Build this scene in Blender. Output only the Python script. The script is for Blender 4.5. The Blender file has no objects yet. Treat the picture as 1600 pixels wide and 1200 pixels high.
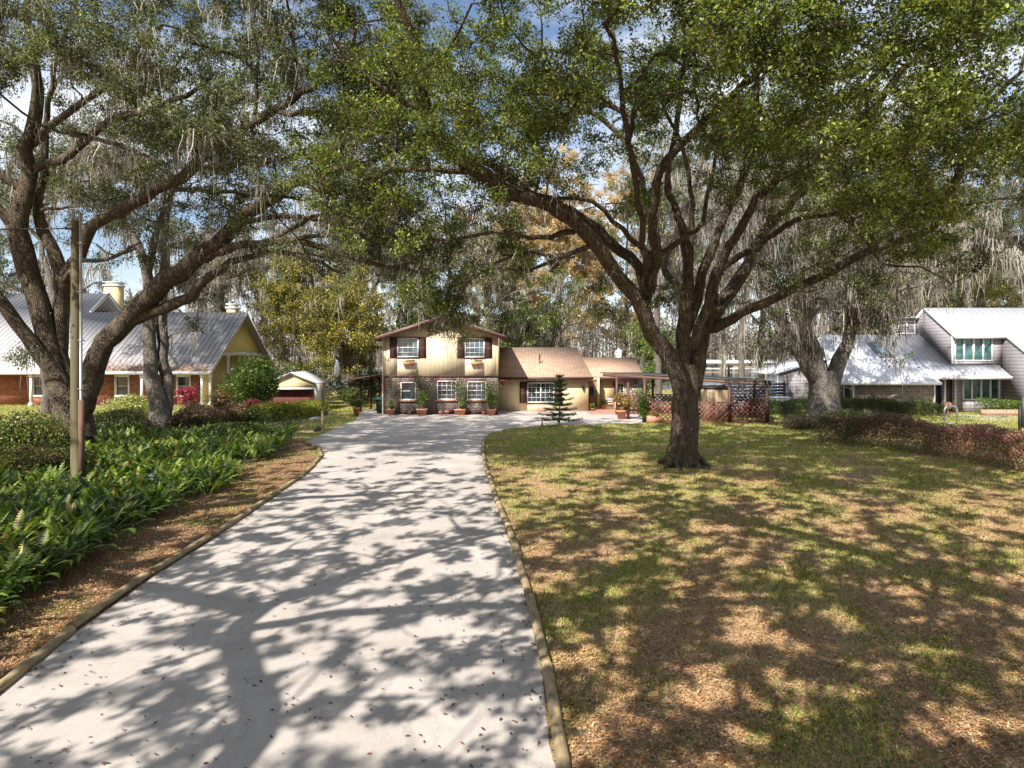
import bpy, math, random
import numpy as np
from math import radians as R, sin, cos, pi, tan
C = bpy.context.scene
COL = C.collection
F, HZ, CH = 1081.0, 560.0, 3.8          # focal length in photo pixels, horizon row, camera height

# ------------------------------------------------------------------ camera
cam = bpy.data.cameras.new('camera'); cam_o = bpy.data.objects.new('camera', cam); COL.objects.link(cam_o)
cam.sensor_width = 36; cam.lens = 36*F/1600; cam.clip_start = .1; cam.clip_end = 3000
cam_o.location = (0, 0, CH); cam_o.rotation_euler = (R(90), 0, 0); cam.shift_y = -(600-HZ)/1600
C.camera = cam_o
# ------------------------------------------------------------------ light
SUN_EL, SUN_AZ = 43, 29                  # sun behind the camera, a little to the left
w = bpy.data.worlds.new('World'); C.world = w; w.use_nodes = True
nt = w.node_tree; nt.nodes.clear()
def nd(nt, t, **k):
    n = nt.nodes.new(t)
    for a, b in k.items():
        if a.startswith('_'): setattr(n, a[1:], b)
        else: n.inputs[a.replace('__', ' ')].default_value = b
    return n
sky = nd(nt, 'ShaderNodeTexSky', _sky_type='NISHITA', _sun_disc=False, _sun_elevation=R(SUN_EL), _sun_rotation=R(180+SUN_AZ), _air_density=1.0, _dust_density=.6, _ozone_density=1.5)
tc = nd(nt, 'ShaderNodeTexCoord'); mp = nd(nt, 'ShaderNodeMapping'); mp.inputs['Scale'].default_value = (1, 1, 3.2)
nz = nd(nt, 'ShaderNodeTexNoise', Scale=2.6, Detail=8, Roughness=.6)
rp = nd(nt, 'ShaderNodeValToRGB'); rp.color_ramp.elements[0].position = .40; rp.color_ramp.elements[1].position = .62
mx = nd(nt, 'ShaderNodeMixRGB'); mx.inputs[2].default_value = (6.6, 7.0, 7.6, 1)
bg = nd(nt, 'ShaderNodeBackground', Strength=.083); out = nd(nt, 'ShaderNodeOutputWorld')
L = nt.links.new
L(tc.outputs['Generated'], mp.inputs['Vector']); L(mp.outputs[0], nz.inputs['Vector']); L(nz.outputs[0], rp.inputs[0])
L(rp.outputs[0], mx.inputs[0]); L(sky.outputs[0], mx.inputs[1]); L(mx.outputs[0], bg.inputs[0]); L(bg.outputs[0], out.inputs[0])
sl = bpy.data.lights.new('sun', 'SUN'); sl.energy = 5.0; sl.angle = R(.4); sl.color = (1, .945, .86)
so = bpy.data.objects.new('sun', sl); COL.objects.link(so); so.location = (-20, -40, 50)
so.rotation_euler = (R(90-SUN_EL), 0, -R(SUN_AZ))
C.view_settings.view_transform = 'Standard'; C.view_settings.look = 'None'; C.view_settings.exposure = 1.0; C.view_settings.gamma = 1
C.render.engine = 'CYCLES'; C.cycles.max_bounces = 5; C.cycles.transparent_max_bounces = 4; C.cycles.use_denoising = True
C.cycles.diffuse_bounces = 3; C.cycles.caustics_reflective = False; C.cycles.caustics_refractive = False
C.render.use_persistent_data = False
SD = (sin(R(SUN_AZ)), cos(R(SUN_AZ)))    # horizontal direction in which shadows fall

# ------------------------------------------------------------------ helpers
def P(px, py, D): return np.array([(px-800)/F*D, D, CH+(HZ-py)/F*D])
def G(px, py):
    D = F*CH/(py-HZ); return ((px-800)/F*D, D)
def X_(px, D): return (px-800)/F*D
def Z_(py, D): return CH+(HZ-py)/F*D

def tag(o, label=None, cat=None, group=None, kind=None):
    if label: o['label'] = label
    if cat: o['category'] = cat
    if group: o['group'] = group
    if kind: o['kind'] = kind
    return o
def thing(name, label, cat, loc=(0, 0, 0), group=None):
    o = bpy.data.objects.new(name, None); o.empty_display_size = .3; COL.objects.link(o)
    o.location = tuple(float(v) for v in loc); return tag(o, label, cat, group)
def root_loc(o):
    while o.parent: o = o.parent
    return np.array(o.location)
def mesh_np(name, V, faces_flat, sizes, mat, parent=None, cols=None, smooth=False, loc=None):
    V = np.asarray(V, dtype=np.float32)
    off = root_loc(parent) if parent is not None else (np.array(loc) if loc is not None else np.zeros(3))
    V = V-off.astype(np.float32)
    me = bpy.data.meshes.new(name)
    me.vertices.add(len(V)); me.vertices.foreach_set('co', V.ravel())
    ff = np.asarray(faces_flat, dtype=np.int32).ravel(); sizes = np.asarray(sizes, dtype=np.int32)
    me.loops.add(len(ff)); me.loops.foreach_set('vertex_index', ff)
    me.polygons.add(len(sizes)); st = np.concatenate([[0], np.cumsum(sizes)[:-1]]).astype(np.int32)
    me.polygons.foreach_set('loop_start', st); me.polygons.foreach_set('loop_total', sizes)
    if smooth: me.polygons.foreach_set('use_smooth', np.ones(len(sizes), dtype=bool))
    me.update(calc_edges=True); 
    if cols is not None:
        a = me.color_attributes.new('Col', 'FLOAT_COLOR', 'POINT')
        c = np.ones((len(V), 4), dtype=np.float32); c[:, :3] = cols
        a.data.foreach_set('color', c.ravel())
    me.materials.append(mat)
    o = bpy.data.objects.new(name, me); COL.objects.link(o)
    if parent is not None: o.parent = parent
    elif loc is not None: o.location = tuple(float(v) for v in loc)
    return o
class MB:
    def __init__(s): s.V = []; s.Fc = []; s.n = 0; s.sm = False
    def add(s, vs, fs):
        s.V.extend([tuple(map(float, v)) for v in vs]); s.Fc.extend([tuple(i+s.n for i in f) for f in fs]); s.n += len(vs); return s
    def box(s, x0, x1, y0, y1, z0, z1):
        return s.add([(x0, y0, z0), (x1, y0, z0), (x1, y1, z0), (x0, y1, z0), (x0, y0, z1), (x1, y0, z1), (x1, y1, z1), (x0, y1, z1)],
                     [(0, 3, 2, 1), (4, 5, 6, 7), (0, 1, 5, 4), (1, 2, 6, 5), (2, 3, 7, 6), (3, 0, 4, 7)])
    def bar(s, a, b, w, h, up=(0, 0, 1)):        # rectangular bar between two points
        a = np.array(a, float); b = np.array(b, float); d = b-a; d /= np.linalg.norm(d)
        u = np.array(up, float)
        if abs(np.dot(u, d)) > .97: u = np.array([0, 1., 0])
        r = np.cross(d, u); r /= np.linalg.norm(r); u = np.cross(r, d)
        v = []
        for p in (a, b):
            for (i, j) in ((-1, -1), (1, -1), (1, 1), (-1, 1)): v.append(p+r*i*w/2+u*j*h/2)
        return s.add(v, [(0, 1, 2, 3), (7, 6, 5, 4), (0, 4, 5, 1), (1, 5, 6, 2), (2, 6, 7, 3), (3, 7, 4, 0)])
    def slab(s, pts, t, n=None):                 # polygon extruded downward along its normal (or given)
        p = np.array(pts, float)
        if n is None:
            n = np.cross(p[1]-p[0], p[2]-p[0]); n /= np.linalg.norm(n)
        n = np.array(n, float); q = p-n*t; k = len(p)
        return s.add(list(p)+list(q), [tuple(range(k)), tuple(range(2*k-1, k-1, -1))]+[(i, i+k, (i+1) % k+k, (i+1) % k) for i in range(k)])
    def tube(s, pts, rad, n=8, cap=True):
        V, Fq = tube_arr(np.array(pts, float), np.array(rad, float) if np.ndim(rad) else np.full(len(pts), float(rad)), n)
        s.add(list(V), [tuple(f) for f in Fq])
        if cap:
            b = s.n-len(V); k = len(pts)
            s.Fc.append(tuple(b+i for i in range(n))[::-1]); s.Fc.append(tuple(b+(k-1)*n+i for i in range(n)))
        return s
    def lathe(s, c, prof, n=16):                 # profile of (radius, z)
        k = len(prof); v = []
        for (r, z) in prof:
            for i in range(n): v.append((c[0]+r*cos(2*pi*i/n), c[1]+r*sin(2*pi*i/n), c[2]+z))
        f = [(j*n+i, j*n+(i+1) % n, (j+1)*n+(i+1) % n, (j+1)*n+i) for j in range(k-1) for i in range(n)]
        f.append(tuple(range(n))[::-1]); f.append(tuple((k-1)*n+i for i in range(n)))
        return s.add(v, f)
    def build(s, name, mat, parent=None, smooth=False, loc=None):
        fl = [i for f in s.Fc for i in f]
        return mesh_np(name, s.V, fl, [len(f) for f in s.Fc], mat, parent, smooth=smooth or s.sm, loc=loc)
def tube_arr(p, r, n):
    k = len(p); t = np.gradient(p, axis=0); t /= (np.linalg.norm(t, axis=1)[:, None]+1e-9)
    m = t.mean(0); ref = np.array([0, 0, 1.]) if abs(m[2]) < .8*np.linalg.norm(m)+1e-9 else np.array([1., 0, 0])
    a = np.cross(t, ref); a /= (np.linalg.norm(a, axis=1)[:, None]+1e-9); b = np.cross(t, a)
    th = np.arange(n)*2*pi/n
    V = p[:, None, :]+r[:, None, None]*(a[:, None, :]*np.cos(th)[None, :, None]+b[:, None, :]*np.sin(th)[None, :, None])
    V = V.reshape(-1, 3); i = np.arange(n); j = (np.arange(k-1)*n)[:, None]
    q = np.stack([j+i, j+n+i, j+n+(i+1) % n, j+(i+1) % n], -1).reshape(-1, 4)
    return V, q
def copy_tree(o, parent=None, **tags):
    c = o.copy(); COL.objects.link(c); c.parent = parent
    for ch in list(o.children): copy_tree(ch, c)
    for k, v in tags.items(): c[k] = v
    return c

# ------------------------------------------------------------------ materials
def mat(name): 
    m = bpy.data.materials.new(name); m.use_nodes = True; nt = m.node_tree; nt.nodes.clear()
    o = nd(nt, 'ShaderNodeOutputMaterial'); return m, nt, o
def ramp(nt, stops, interp='LINEAR'):
    n = nt.nodes.new('ShaderNodeValToRGB'); e = n.color_ramp.elements; n.color_ramp.interpolation = interp
    while len(e) < len(stops): e.new(.5)
    for k, (p, c) in enumerate(stops):
        e[k].position = p; e[k].color = (c[0], c[1], c[2], 1) if hasattr(c, '__len__') else (c, c, c, 1)
    return n
def pos(nt, sc=(1, 1, 1), rot=(0, 0, 0), kind='Position'):
    if kind == 'Position': g = nt.nodes.new('ShaderNodeNewGeometry').outputs['Position']
    else: g = nt.nodes.new('ShaderNodeTexCoord').outputs['Object']
    m = nt.nodes.new('ShaderNodeMapping'); m.inputs['Scale'].default_value = sc; m.inputs['Rotation'].default_value = rot
    nt.links.new(g, m.inputs['Vector']); return m.outputs[0]
def M_plain(name, col, rough=.6, var=.18, scale=6, bump=.15, metal=0, spec=.4, sc=(1, 1, 1), dirt=None):
    m, nt, o = mat(name); b = nd(nt, 'ShaderNodeBsdfPrincipled', Roughness=rough, Metallic=metal); b.inputs['Specular IOR Level'].default_value = spec
    v = pos(nt, sc); n = nd(nt, 'ShaderNodeTexNoise', Scale=scale, Detail=6, Roughness=.65); nt.links.new(v, n.inputs['Vector'])
    c = np.array(col); r = ramp(nt, [(.25, c*(1-var)), (.5, c), (.78, np.minimum(c*(1+var), 1))]); nt.links.new(n.outputs[0], r.inputs[0])
    src = r.outputs[0]
    if dirt is not None:
        n2 = nd(nt, 'ShaderNodeTexNoise', Scale=scale*.22, Detail=8, Roughness=.7); nt.links.new(v, n2.inputs['Vector'])
        r2 = ramp(nt, [(.5, 0), (.75, 1)]); nt.links.new(n2.outputs[0], r2.inputs[0])
        mx = nd(nt, 'ShaderNodeMixRGB'); nt.links.new(r2.outputs[0], mx.inputs[0]); nt.links.new(src, mx.inputs[1]); mx.inputs[2].default_value = (*dirt, 1); src = mx.outputs[0]
    nt.links.new(src, b.inputs['Base Color'])
    bp = nd(nt, 'ShaderNodeBump', Strength=bump, Distance=.02); nt.links.new(n.outputs[0], bp.inputs['Height']); nt.links.new(bp.outputs[0], b.inputs['Normal'])
    nt.links.new(b.outputs[0], o.inputs[0]); return m
def M_leaf(name, trans=.36, rough=.42, gain=1.0):
    m, nt, o = mat(name); a = nd(nt, 'ShaderNodeAttribute', _attribute_name='Col')
    b = nd(nt, 'ShaderNodeBsdfPrincipled', Roughness=rough); b.inputs['Specular IOR Level'].default_value = .35
    t = nd(nt, 'ShaderNodeBsdfTranslucent'); mx = nd(nt, 'ShaderNodeMixShader', Fac=trans)
    h = nd(nt, 'ShaderNodeHueSaturation', Saturation=1.1, Value=1.6*gain); nt.links.new(a.outputs[0], h.inputs['Color']); nt.links.new(h.outputs[0], t.inputs[0])
    nt.links.new(a.outputs[0], b.inputs['Base Color']); nt.links.new(b.outputs[0], mx.inputs[1]); nt.links.new(t.outputs[0], mx.inputs[2]); nt.links.new(mx.outputs[0], o.inputs[0]); return m
def M_bark(name, c0=(.026, .020, .016), c1=(.22, .165, .12), green=(.13, .13, .055), gr=.5):
    m, nt, o = mat(name); b = nd(nt, 'ShaderNodeBsdfPrincipled', Roughness=.9); b.inputs['Specular IOR Level'].default_value = .15
    v = pos(nt, (1, 1, .35)); n = nd(nt, 'ShaderNodeTexNoise', Scale=9, Detail=9, Roughness=.72, Distortion=.6); nt.links.new(v, n.inputs['Vector'])
    vo = nd(nt, 'ShaderNodeTexVoronoi', Scale=16, _feature='DISTANCE_TO_EDGE'); nt.links.new(v, vo.inputs['Vector'])
    rv = ramp(nt, [(0, 0), (.22, 1)]); nt.links.new(vo.outputs[0], rv.inputs[0])
    r = ramp(nt, [(.32, c0), (.68, c1)]); nt.links.new(n.outputs[0], r.inputs[0])
    mu = nd(nt, 'ShaderNodeMixRGB', _blend_type='MULTIPLY'); mu.inputs[0].default_value = .45; nt.links.new(r.outputs[0], mu.inputs[1]); nt.links.new(rv.outputs[0], mu.inputs[2])
    n2 = nd(nt, 'ShaderNodeTexNoise', Scale=1.7, Detail=5, Roughness=.6); nt.links.new(pos(nt), n2.inputs['Vector'])
    r2 = ramp(nt, [(.5, 0), (.68, gr)]); nt.links.new(n2.outputs[0], r2.inputs[0])
    mx = nd(nt, 'ShaderNodeMixRGB'); nt.links.new(r2.outputs[0], mx.inputs[0]); nt.links.new(mu.outputs[0], mx.inputs[1]); mx.inputs[2].default_value = (*green, 1)
    nt.links.new(mx.outputs[0], b.inputs['Base Color'])
    ad = nd(nt, 'ShaderNodeMath', _operation='MULTIPLY_ADD'); nt.links.new(rv.outputs[0], ad.inputs[0]); ad.inputs[1].default_value = .4; nt.links.new(n.outputs[0], ad.inputs[2])
    bp = nd(nt, 'ShaderNodeBump', Strength=.9, Distance=.06); nt.links.new(ad.outputs[0], bp.inputs['Height']); nt.links.new(bp.outputs[0], b.inputs['Normal'])
    nt.links.new(b.outputs[0], o.inputs[0]); return m
def M_lines(name, col, axis='Z', pitch=.2, line=.45, wid=.1, rough=.6, vert_axis=None, bump=.6, var=.1):
    """boards: grooves every `pitch` metres along an axis"""
    m, nt, o = mat(name); b = nd(nt, 'ShaderNodeBsdfPrincipled', Roughness=rough); b.inputs['Specular IOR Level'].default_value = .3
    g = nt.nodes.new('ShaderNodeNewGeometry'); s = nt.nodes.new('ShaderNodeSeparateXYZ'); nt.links.new(g.outputs['Position'], s.inputs[0])
    if axis == 'XY':
        a = nd(nt, 'ShaderNodeMath', _operation='ADD'); nt.links.new(s.outputs[0], a.inputs[0]); nt.links.new(s.outputs[1], a.inputs[1]); src = a.outputs[0]
    else: src = s.outputs['XYZ'.index(axis)]
    d = nd(nt, 'ShaderNodeMath', _operation='DIVIDE'); nt.links.new(src, d.inputs[0]); d.inputs[1].default_value = pitch
    f = nd(nt, 'ShaderNodeMath', _operation='FRACT'); nt.links.new(d.outputs[0], f.inputs[0])
    r = ramp(nt, [(0, line), (wid, line), (wid+.04, 1), (1, 1)]); nt.links.new(f.outputs[0], r.inputs[0])
    n = nd(nt, 'ShaderNodeTexNoise', Scale=3, Detail=7, Roughness=.7); nt.links.new(pos(nt, (1, 1, .4)), n.inputs['Vector'])
    c = np.array(col); rc = ramp(nt, [(.3, c*(1-var)), (.7, np.minimum(c*(1+var), 1))]); nt.links.new(n.outputs[0], rc.inputs[0])
    mu = nd(nt, 'ShaderNodeMixRGB', _blend_type='MULTIPLY'); mu.inputs[0].default_value = 1; nt.links.new(rc.outputs[0], mu.inputs[1]); nt.links.new(r.outputs[0], mu.inputs[2])
    nt.links.new(mu.outputs[0], b.inputs['Base Color'])
    bp = nd(nt, 'ShaderNodeBump', Strength=bump, Distance=.02)
    ad = nd(nt, 'ShaderNodeMath', _operation='MULTIPLY'); nt.links.new(r.outputs[0], ad.inputs[0]); nt.links.new(f.outputs[0], ad.inputs[1])
    nt.links.new(ad.outputs[0], bp.inputs['Height']); nt.links.new(bp.outputs[0], b.inputs['Normal']); nt.links.new(b.outputs[0], o.inputs[0]); return m
def M_brick(name, c1, c2, mortar, scale=1.0, bw=.22, bh=.075, ms=.012, rough=.85, noise=.5, rot=(R(90), 0, 0)):
    m, nt, o = mat(name); b = nd(nt, 'ShaderNodeBsdfPrincipled', Roughness=rough); b.inputs['Specular IOR Level'].default_value = .2
    g = nt.nodes.new('ShaderNodeNewGeometry'); s = nt.nodes.new('ShaderNodeSeparateXYZ'); nt.links.new(g.outputs['Position'], s.inputs[0])
    a = nd(nt, 'ShaderNodeMath', _operation='ADD'); nt.links.new(s.outputs[0], a.inputs[0]); nt.links.new(s.outputs[1], a.inputs[1])
    c = nt.nodes.new('ShaderNodeCombineXYZ'); nt.links.new(a.outputs[0], c.inputs[0]); nt.links.new(s.outputs[2], c.inputs[1])
    t = nt.nodes.new('ShaderNodeTexBrick'); nt.links.new(c.outputs[0], t.inputs['Vector'])
    t.inputs['Color1'].default_value = (*c1, 1); t.inputs['Color2'].default_value = (*c2, 1); t.inputs['Mortar'].default_value = (*mortar, 1)
    t.inputs['Scale'].default_value = scale; t.inputs['Brick Width'].default_value = bw; t.inputs['Row Height'].default_value = bh; t.inputs['Mortar Size'].default_value = ms
    n = nd(nt, 'ShaderNodeTexNoise', Scale=5, Detail=8, Roughness=.75); nt.links.new(c.outputs[0], n.inputs['Vector'])
    r = ramp(nt, [(.3, 1-noise), (.7, 1+noise*.3)]); nt.links.new(n.outputs[0], r.inputs[0])
    mu = nd(nt, 'ShaderNodeMixRGB', _blend_type='MULTIPLY'); mu.inputs[0].default_value = 1; nt.links.new(t.outputs[0], mu.inputs[1]); nt.links.new(r.outputs[0], mu.inputs[2])
    nt.links.new(mu.outputs[0], b.inputs['Base Color'])
    bp = nd(nt, 'ShaderNodeBump', Strength=.5, Distance=.02, _invert=True); nt.links.new(t.outputs['Fac'], bp.inputs['Height']); nt.links.new(bp.outputs[0], b.inputs['Normal'])
    nt.links.new(b.outputs[0], o.inputs[0]); return m
def M_glass(name, col=(.03, .04, .05)):
    m, nt, o = mat(name); b = nd(nt, 'ShaderNodeBsdfPrincipled', Roughness=.05); b.inputs['Specular IOR Level'].default_value = .8
    n = nd(nt, 'ShaderNodeTexNoise', Scale=1.8, Detail=3); nt.links.new(pos(nt), n.inputs['Vector']); c = np.array(col)
    r = ramp(nt, [(.4, c*.5), (.62, c*1.6)]); nt.links.new(n.outputs[0], r.inputs[0]); nt.links.new(r.outputs[0], b.inputs['Base Color'])
    nt.links.new(b.outputs[0], o.inputs[0]); return m

def M_ground():
    m, nt, o = mat('lawn_soil'); b = nd(nt, 'ShaderNodeBsdfPrincipled', Roughness=.95); b.inputs['Specular IOR Level'].default_value = .1
    v = pos(nt)
    def noise(s, d=6, r=.65, dist=0):
        n = nd(nt, 'ShaderNodeTexNoise', Scale=s, Detail=d, Roughness=r, Distortion=dist); nt.links.new(v, n.inputs['Vector']); return n.outputs[0]
    def mixc(f, a, c):
        mx = nd(nt, 'ShaderNodeMixRGB'); nt.links.new(f, mx.inputs[0])
        for i, q in ((1, a), (2, c)):
            if hasattr(q, 'is_linked'): nt.links.new(q, mx.inputs[i])
            else: mx.inputs[i].default_value = (*q, 1)
        return mx.outputs[0]
    fine = noise(38, 6, .8); rg = ramp(nt, [(.3, (.07, .10, .018)), (.5, (.20, .23, .04)), (.7, (.40, .38, .11))]); nt.links.new(fine, rg.inputs[0])
    fine2 = noise(30, 6, .85, .4); rb = ramp(nt, [(.3, (.12, .075, .035)), (.48, (.34, .215, .12)), (.62, (.53, .37, .225)), (.76, (.68, .52, .35))]); nt.links.new(fine2, rb.inputs[0])
    # share of litter against green grass: more litter near the drive and under the oaks, greener towards the house
    s = nt.nodes.new('ShaderNodeSeparateXYZ'); nt.links.new(v, s.inputs[0])
    mr = nt.nodes.new('ShaderNodeMapRange'); nt.links.new(s.outputs[1], mr.inputs[0]); mr.inputs[1].default_value = 16; mr.inputs[2].default_value = 31
    mr.inputs[3].default_value = .0; mr.inputs[4].default_value = .17
    big = noise(.95, 6, .65, .6)
    sb = nd(nt, 'ShaderNodeMath', _operation='SUBTRACT'); nt.links.new(big, sb.inputs[0]); nt.links.new(mr.outputs[0], sb.inputs[1])
    med = noise(3.6, 8, .75); ad = nd(nt, 'ShaderNodeMath', _operation='MULTIPLY_ADD'); nt.links.new(med, ad.inputs[0]); ad.inputs[1].default_value = .75; nt.links.new(sb.outputs[0], ad.inputs[2])
    rf = ramp(nt, [(.59, 0), (.80, 1)]); nt.links.new(ad.outputs[0], rf.inputs[0])
    c = mixc(rf.outputs[0], rg.outputs[0], rb.outputs[0])
    # strip left of the drive is mostly brown litter
    nt.links.new(c, b.inputs['Base Color'])
    bp = nd(nt, 'ShaderNodeBump', Strength=.4, Distance=.03); nt.links.new(fine, bp.inputs['Height']); nt.links.new(bp.outputs[0], b.inputs['Normal'])
    nt.links.new(b.outputs[0], o.inputs[0]); return m
def M_litter(name='litter_soil'):
    m, nt, o = mat(name); b = nd(nt, 'ShaderNodeBsdfPrincipled', Roughness=.95); b.inputs['Specular IOR Level'].default_value = .1
    v = pos(nt); n = nd(nt, 'ShaderNodeTexNoise', Scale=34, Detail=7, Roughness=.85); nt.links.new(v, n.inputs['Vector'])
    r = ramp(nt, [(.3, (.07, .042, .025)), (.5, (.24, .145, .085)), (.66, (.44, .28, .17)), (.8, (.58, .42, .28))]); nt.links.new(n.outputs[0], r.inputs[0])
    n2 = nd(nt, 'ShaderNodeTexNoise', Scale=.9, Detail=5, Roughness=.6); nt.links.new(v, n2.inputs['Vector'])
    n3 = nd(nt, 'ShaderNodeTexNoise', Scale=40, Detail=6, Roughness=.8); nt.links.new(v, n3.inputs['Vector'])
    rg = ramp(nt, [(.3, (.04, .055, .012)), (.7, (.18, .20, .05))]); nt.links.new(n3.outputs[0], rg.inputs[0])
    rf = ramp(nt, [(.54, 0), (.66, 1)]); nt.links.new(n2.outputs[0], rf.inputs[0])
    mx = nd(nt, 'ShaderNodeMixRGB'); nt.links.new(rf.outputs[0], mx.inputs[0]); nt.links.new(r.outputs[0], mx.inputs[1]); nt.links.new(rg.outputs[0], mx.inputs[2])
    nt.links.new(mx.outputs[0], b.inputs['Base Color'])
    bp = nd(nt, 'ShaderNodeBump', Strength=.8, Distance=.03); nt.links.new(n.outputs[0], bp.inputs['Height']); nt.links.new(bp.outputs[0], b.inputs['Normal'])
    nt.links.new(b.outputs[0], o.inputs[0]); return m
def M_concrete():
    m, nt, o = mat('concrete_drive'); b = nd(nt, 'ShaderNodeBsdfPrincipled', Roughness=.85); b.inputs['Specular IOR Level'].default_value = .25
    v = pos(nt)
    def noise(s, d=6, r=.65, sc=None):
        n = nd(nt, 'ShaderNodeTexNoise', Scale=s, Detail=d, Roughness=r); nt.links.new(v if sc is None else pos(nt, sc), n.inputs['Vector']); return n.outputs[0]
    a = noise(.5, 8, .7); r = ramp(nt, [(.3, (.34, .30, .265)), (.5, (.415, .37, .335)), (.7, (.48, .435, .395))]); nt.links.new(a, r.inputs[0])
    br = noise(5, 4, .6, (9, .5, 1)); r2 = ramp(nt, [(.3, .93), (.7, 1.05)]); nt.links.new(br, r2.inputs[0])
    mu = nd(nt, 'ShaderNodeMixRGB', _blend_type='MULTIPLY'); mu.inputs[0].default_value = 1; nt.links.new(r.outputs[0], mu.inputs[1]); nt.links.new(r2.outputs[0], mu.inputs[2])
    g = noise(60, 4, .8); r3 = ramp(nt, [(.3, .86), (.6, 1.06)]); nt.links.new(g, r3.inputs[0])
    m2 = nd(nt, 'ShaderNodeMixRGB', _blend_type='MULTIPLY'); m2.inputs[0].default_value = 1; nt.links.new(mu.outputs[0], m2.inputs[1]); nt.links.new(r3.outputs[0], m2.inputs[2])
    st_ = noise(.9, 9, .75, (1, .6, 1)); r5 = ramp(nt, [(.30, .80), (.44, 1), (.62, 1), (.74, .90)]); nt.links.new(st_, r5.inputs[0])
    m5 = nd(nt, 'ShaderNodeMixRGB', _blend_type='MULTIPLY'); m5.inputs[0].default_value = 1; nt.links.new(m2.outputs[0], m5.inputs[1]); nt.links.new(r5.outputs[0], m5.inputs[2]); m2 = m5
    # hairline cracks
    vo = nd(nt, 'ShaderNodeTexVoronoi', Scale=.28, _feature='DISTANCE_TO_EDGE')
    wn = nd(nt, 'ShaderNodeTexNoise', Scale=1.3, Detail=7, Roughness=.7); nt.links.new(v, wn.inputs['Vector'])
    mxv = nd(nt, 'ShaderNodeMixRGB'); mxv.inputs[0].default_value = .18; nt.links.new(v, mxv.inputs[1]); nt.links.new(wn.outputs['Color'], mxv.inputs[2])
    vv = nd(nt, 'ShaderNodeVectorMath', _operation='MULTIPLY_ADD'); nt.links.new(wn.outputs['Color'], vv.inputs[0]); vv.inputs[1].default_value = (1.1, 1.1, 0); nt.links.new(v, vv.inputs[2])
    nt.links.new(vv.outputs[0], vo.inputs['Vector']); rc = ramp(nt, [(0, .62), (.0035, 1)]); nt.links.new(vo.outputs[0], rc.inputs[0])
    m3 = nd(nt, 'ShaderNodeMixRGB', _blend_type='MULTIPLY'); m3.inputs[0].default_value = .5; nt.links.new(m2.outputs[0], m3.inputs[1]); nt.links.new(rc.outputs[0], m3.inputs[2])
    nt.links.new(m3.outputs[0], b.inputs['Base Color'])
    bp = nd(nt, 'ShaderNodeBump', Strength=.25, Distance=.01); nt.links.new(g, bp.inputs['Height']); nt.links.new(bp.outputs[0], b.inputs['Normal'])
    nt.links.new(b.outputs[0], o.inputs[0]); return m
def M_shingle(name, c0, c1):
    m, nt, o = mat(name); b = nd(nt, 'ShaderNodeBsdfPrincipled', Roughness=.95); b.inputs['Specular IOR Level'].default_value = .1
    v = pos(nt, (1, 1.7, 0)); t = nt.nodes.new('ShaderNodeTexBrick'); nt.links.new(v, t.inputs['Vector'])
    t.inputs['Color1'].default_value = (*c0, 1); t.inputs['Color2'].default_value = (*c1, 1); t.inputs['Mortar'].default_value = (*(np.array(c0)*.45), 1)
    t.inputs['Scale'].default_value = 1; t.inputs['Brick Width'].default_value = .5; t.inputs['Row Height'].default_value = .25; t.inputs['Mortar Size'].default_value = .018
    n = nd(nt, 'ShaderNodeTexNoise', Scale=7, Detail=6, Roughness=.8); nt.links.new(pos(nt), n.inputs['Vector']); r = ramp(nt, [(.3, .7), (.7, 1.2)]); nt.links.new(n.outputs[0], r.inputs[0])
    mu = nd(nt, 'ShaderNodeMixRGB', _blend_type='MULTIPLY'); mu.inputs[0].default_value = 1; nt.links.new(t.outputs[0], mu.inputs[1]); nt.links.new(r.outputs[0], mu.inputs[2])
    nt.links.new(mu.outputs[0], b.inputs['Base Color']); nt.links.new(b.outputs[0], o.inputs[0]); return m

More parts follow.
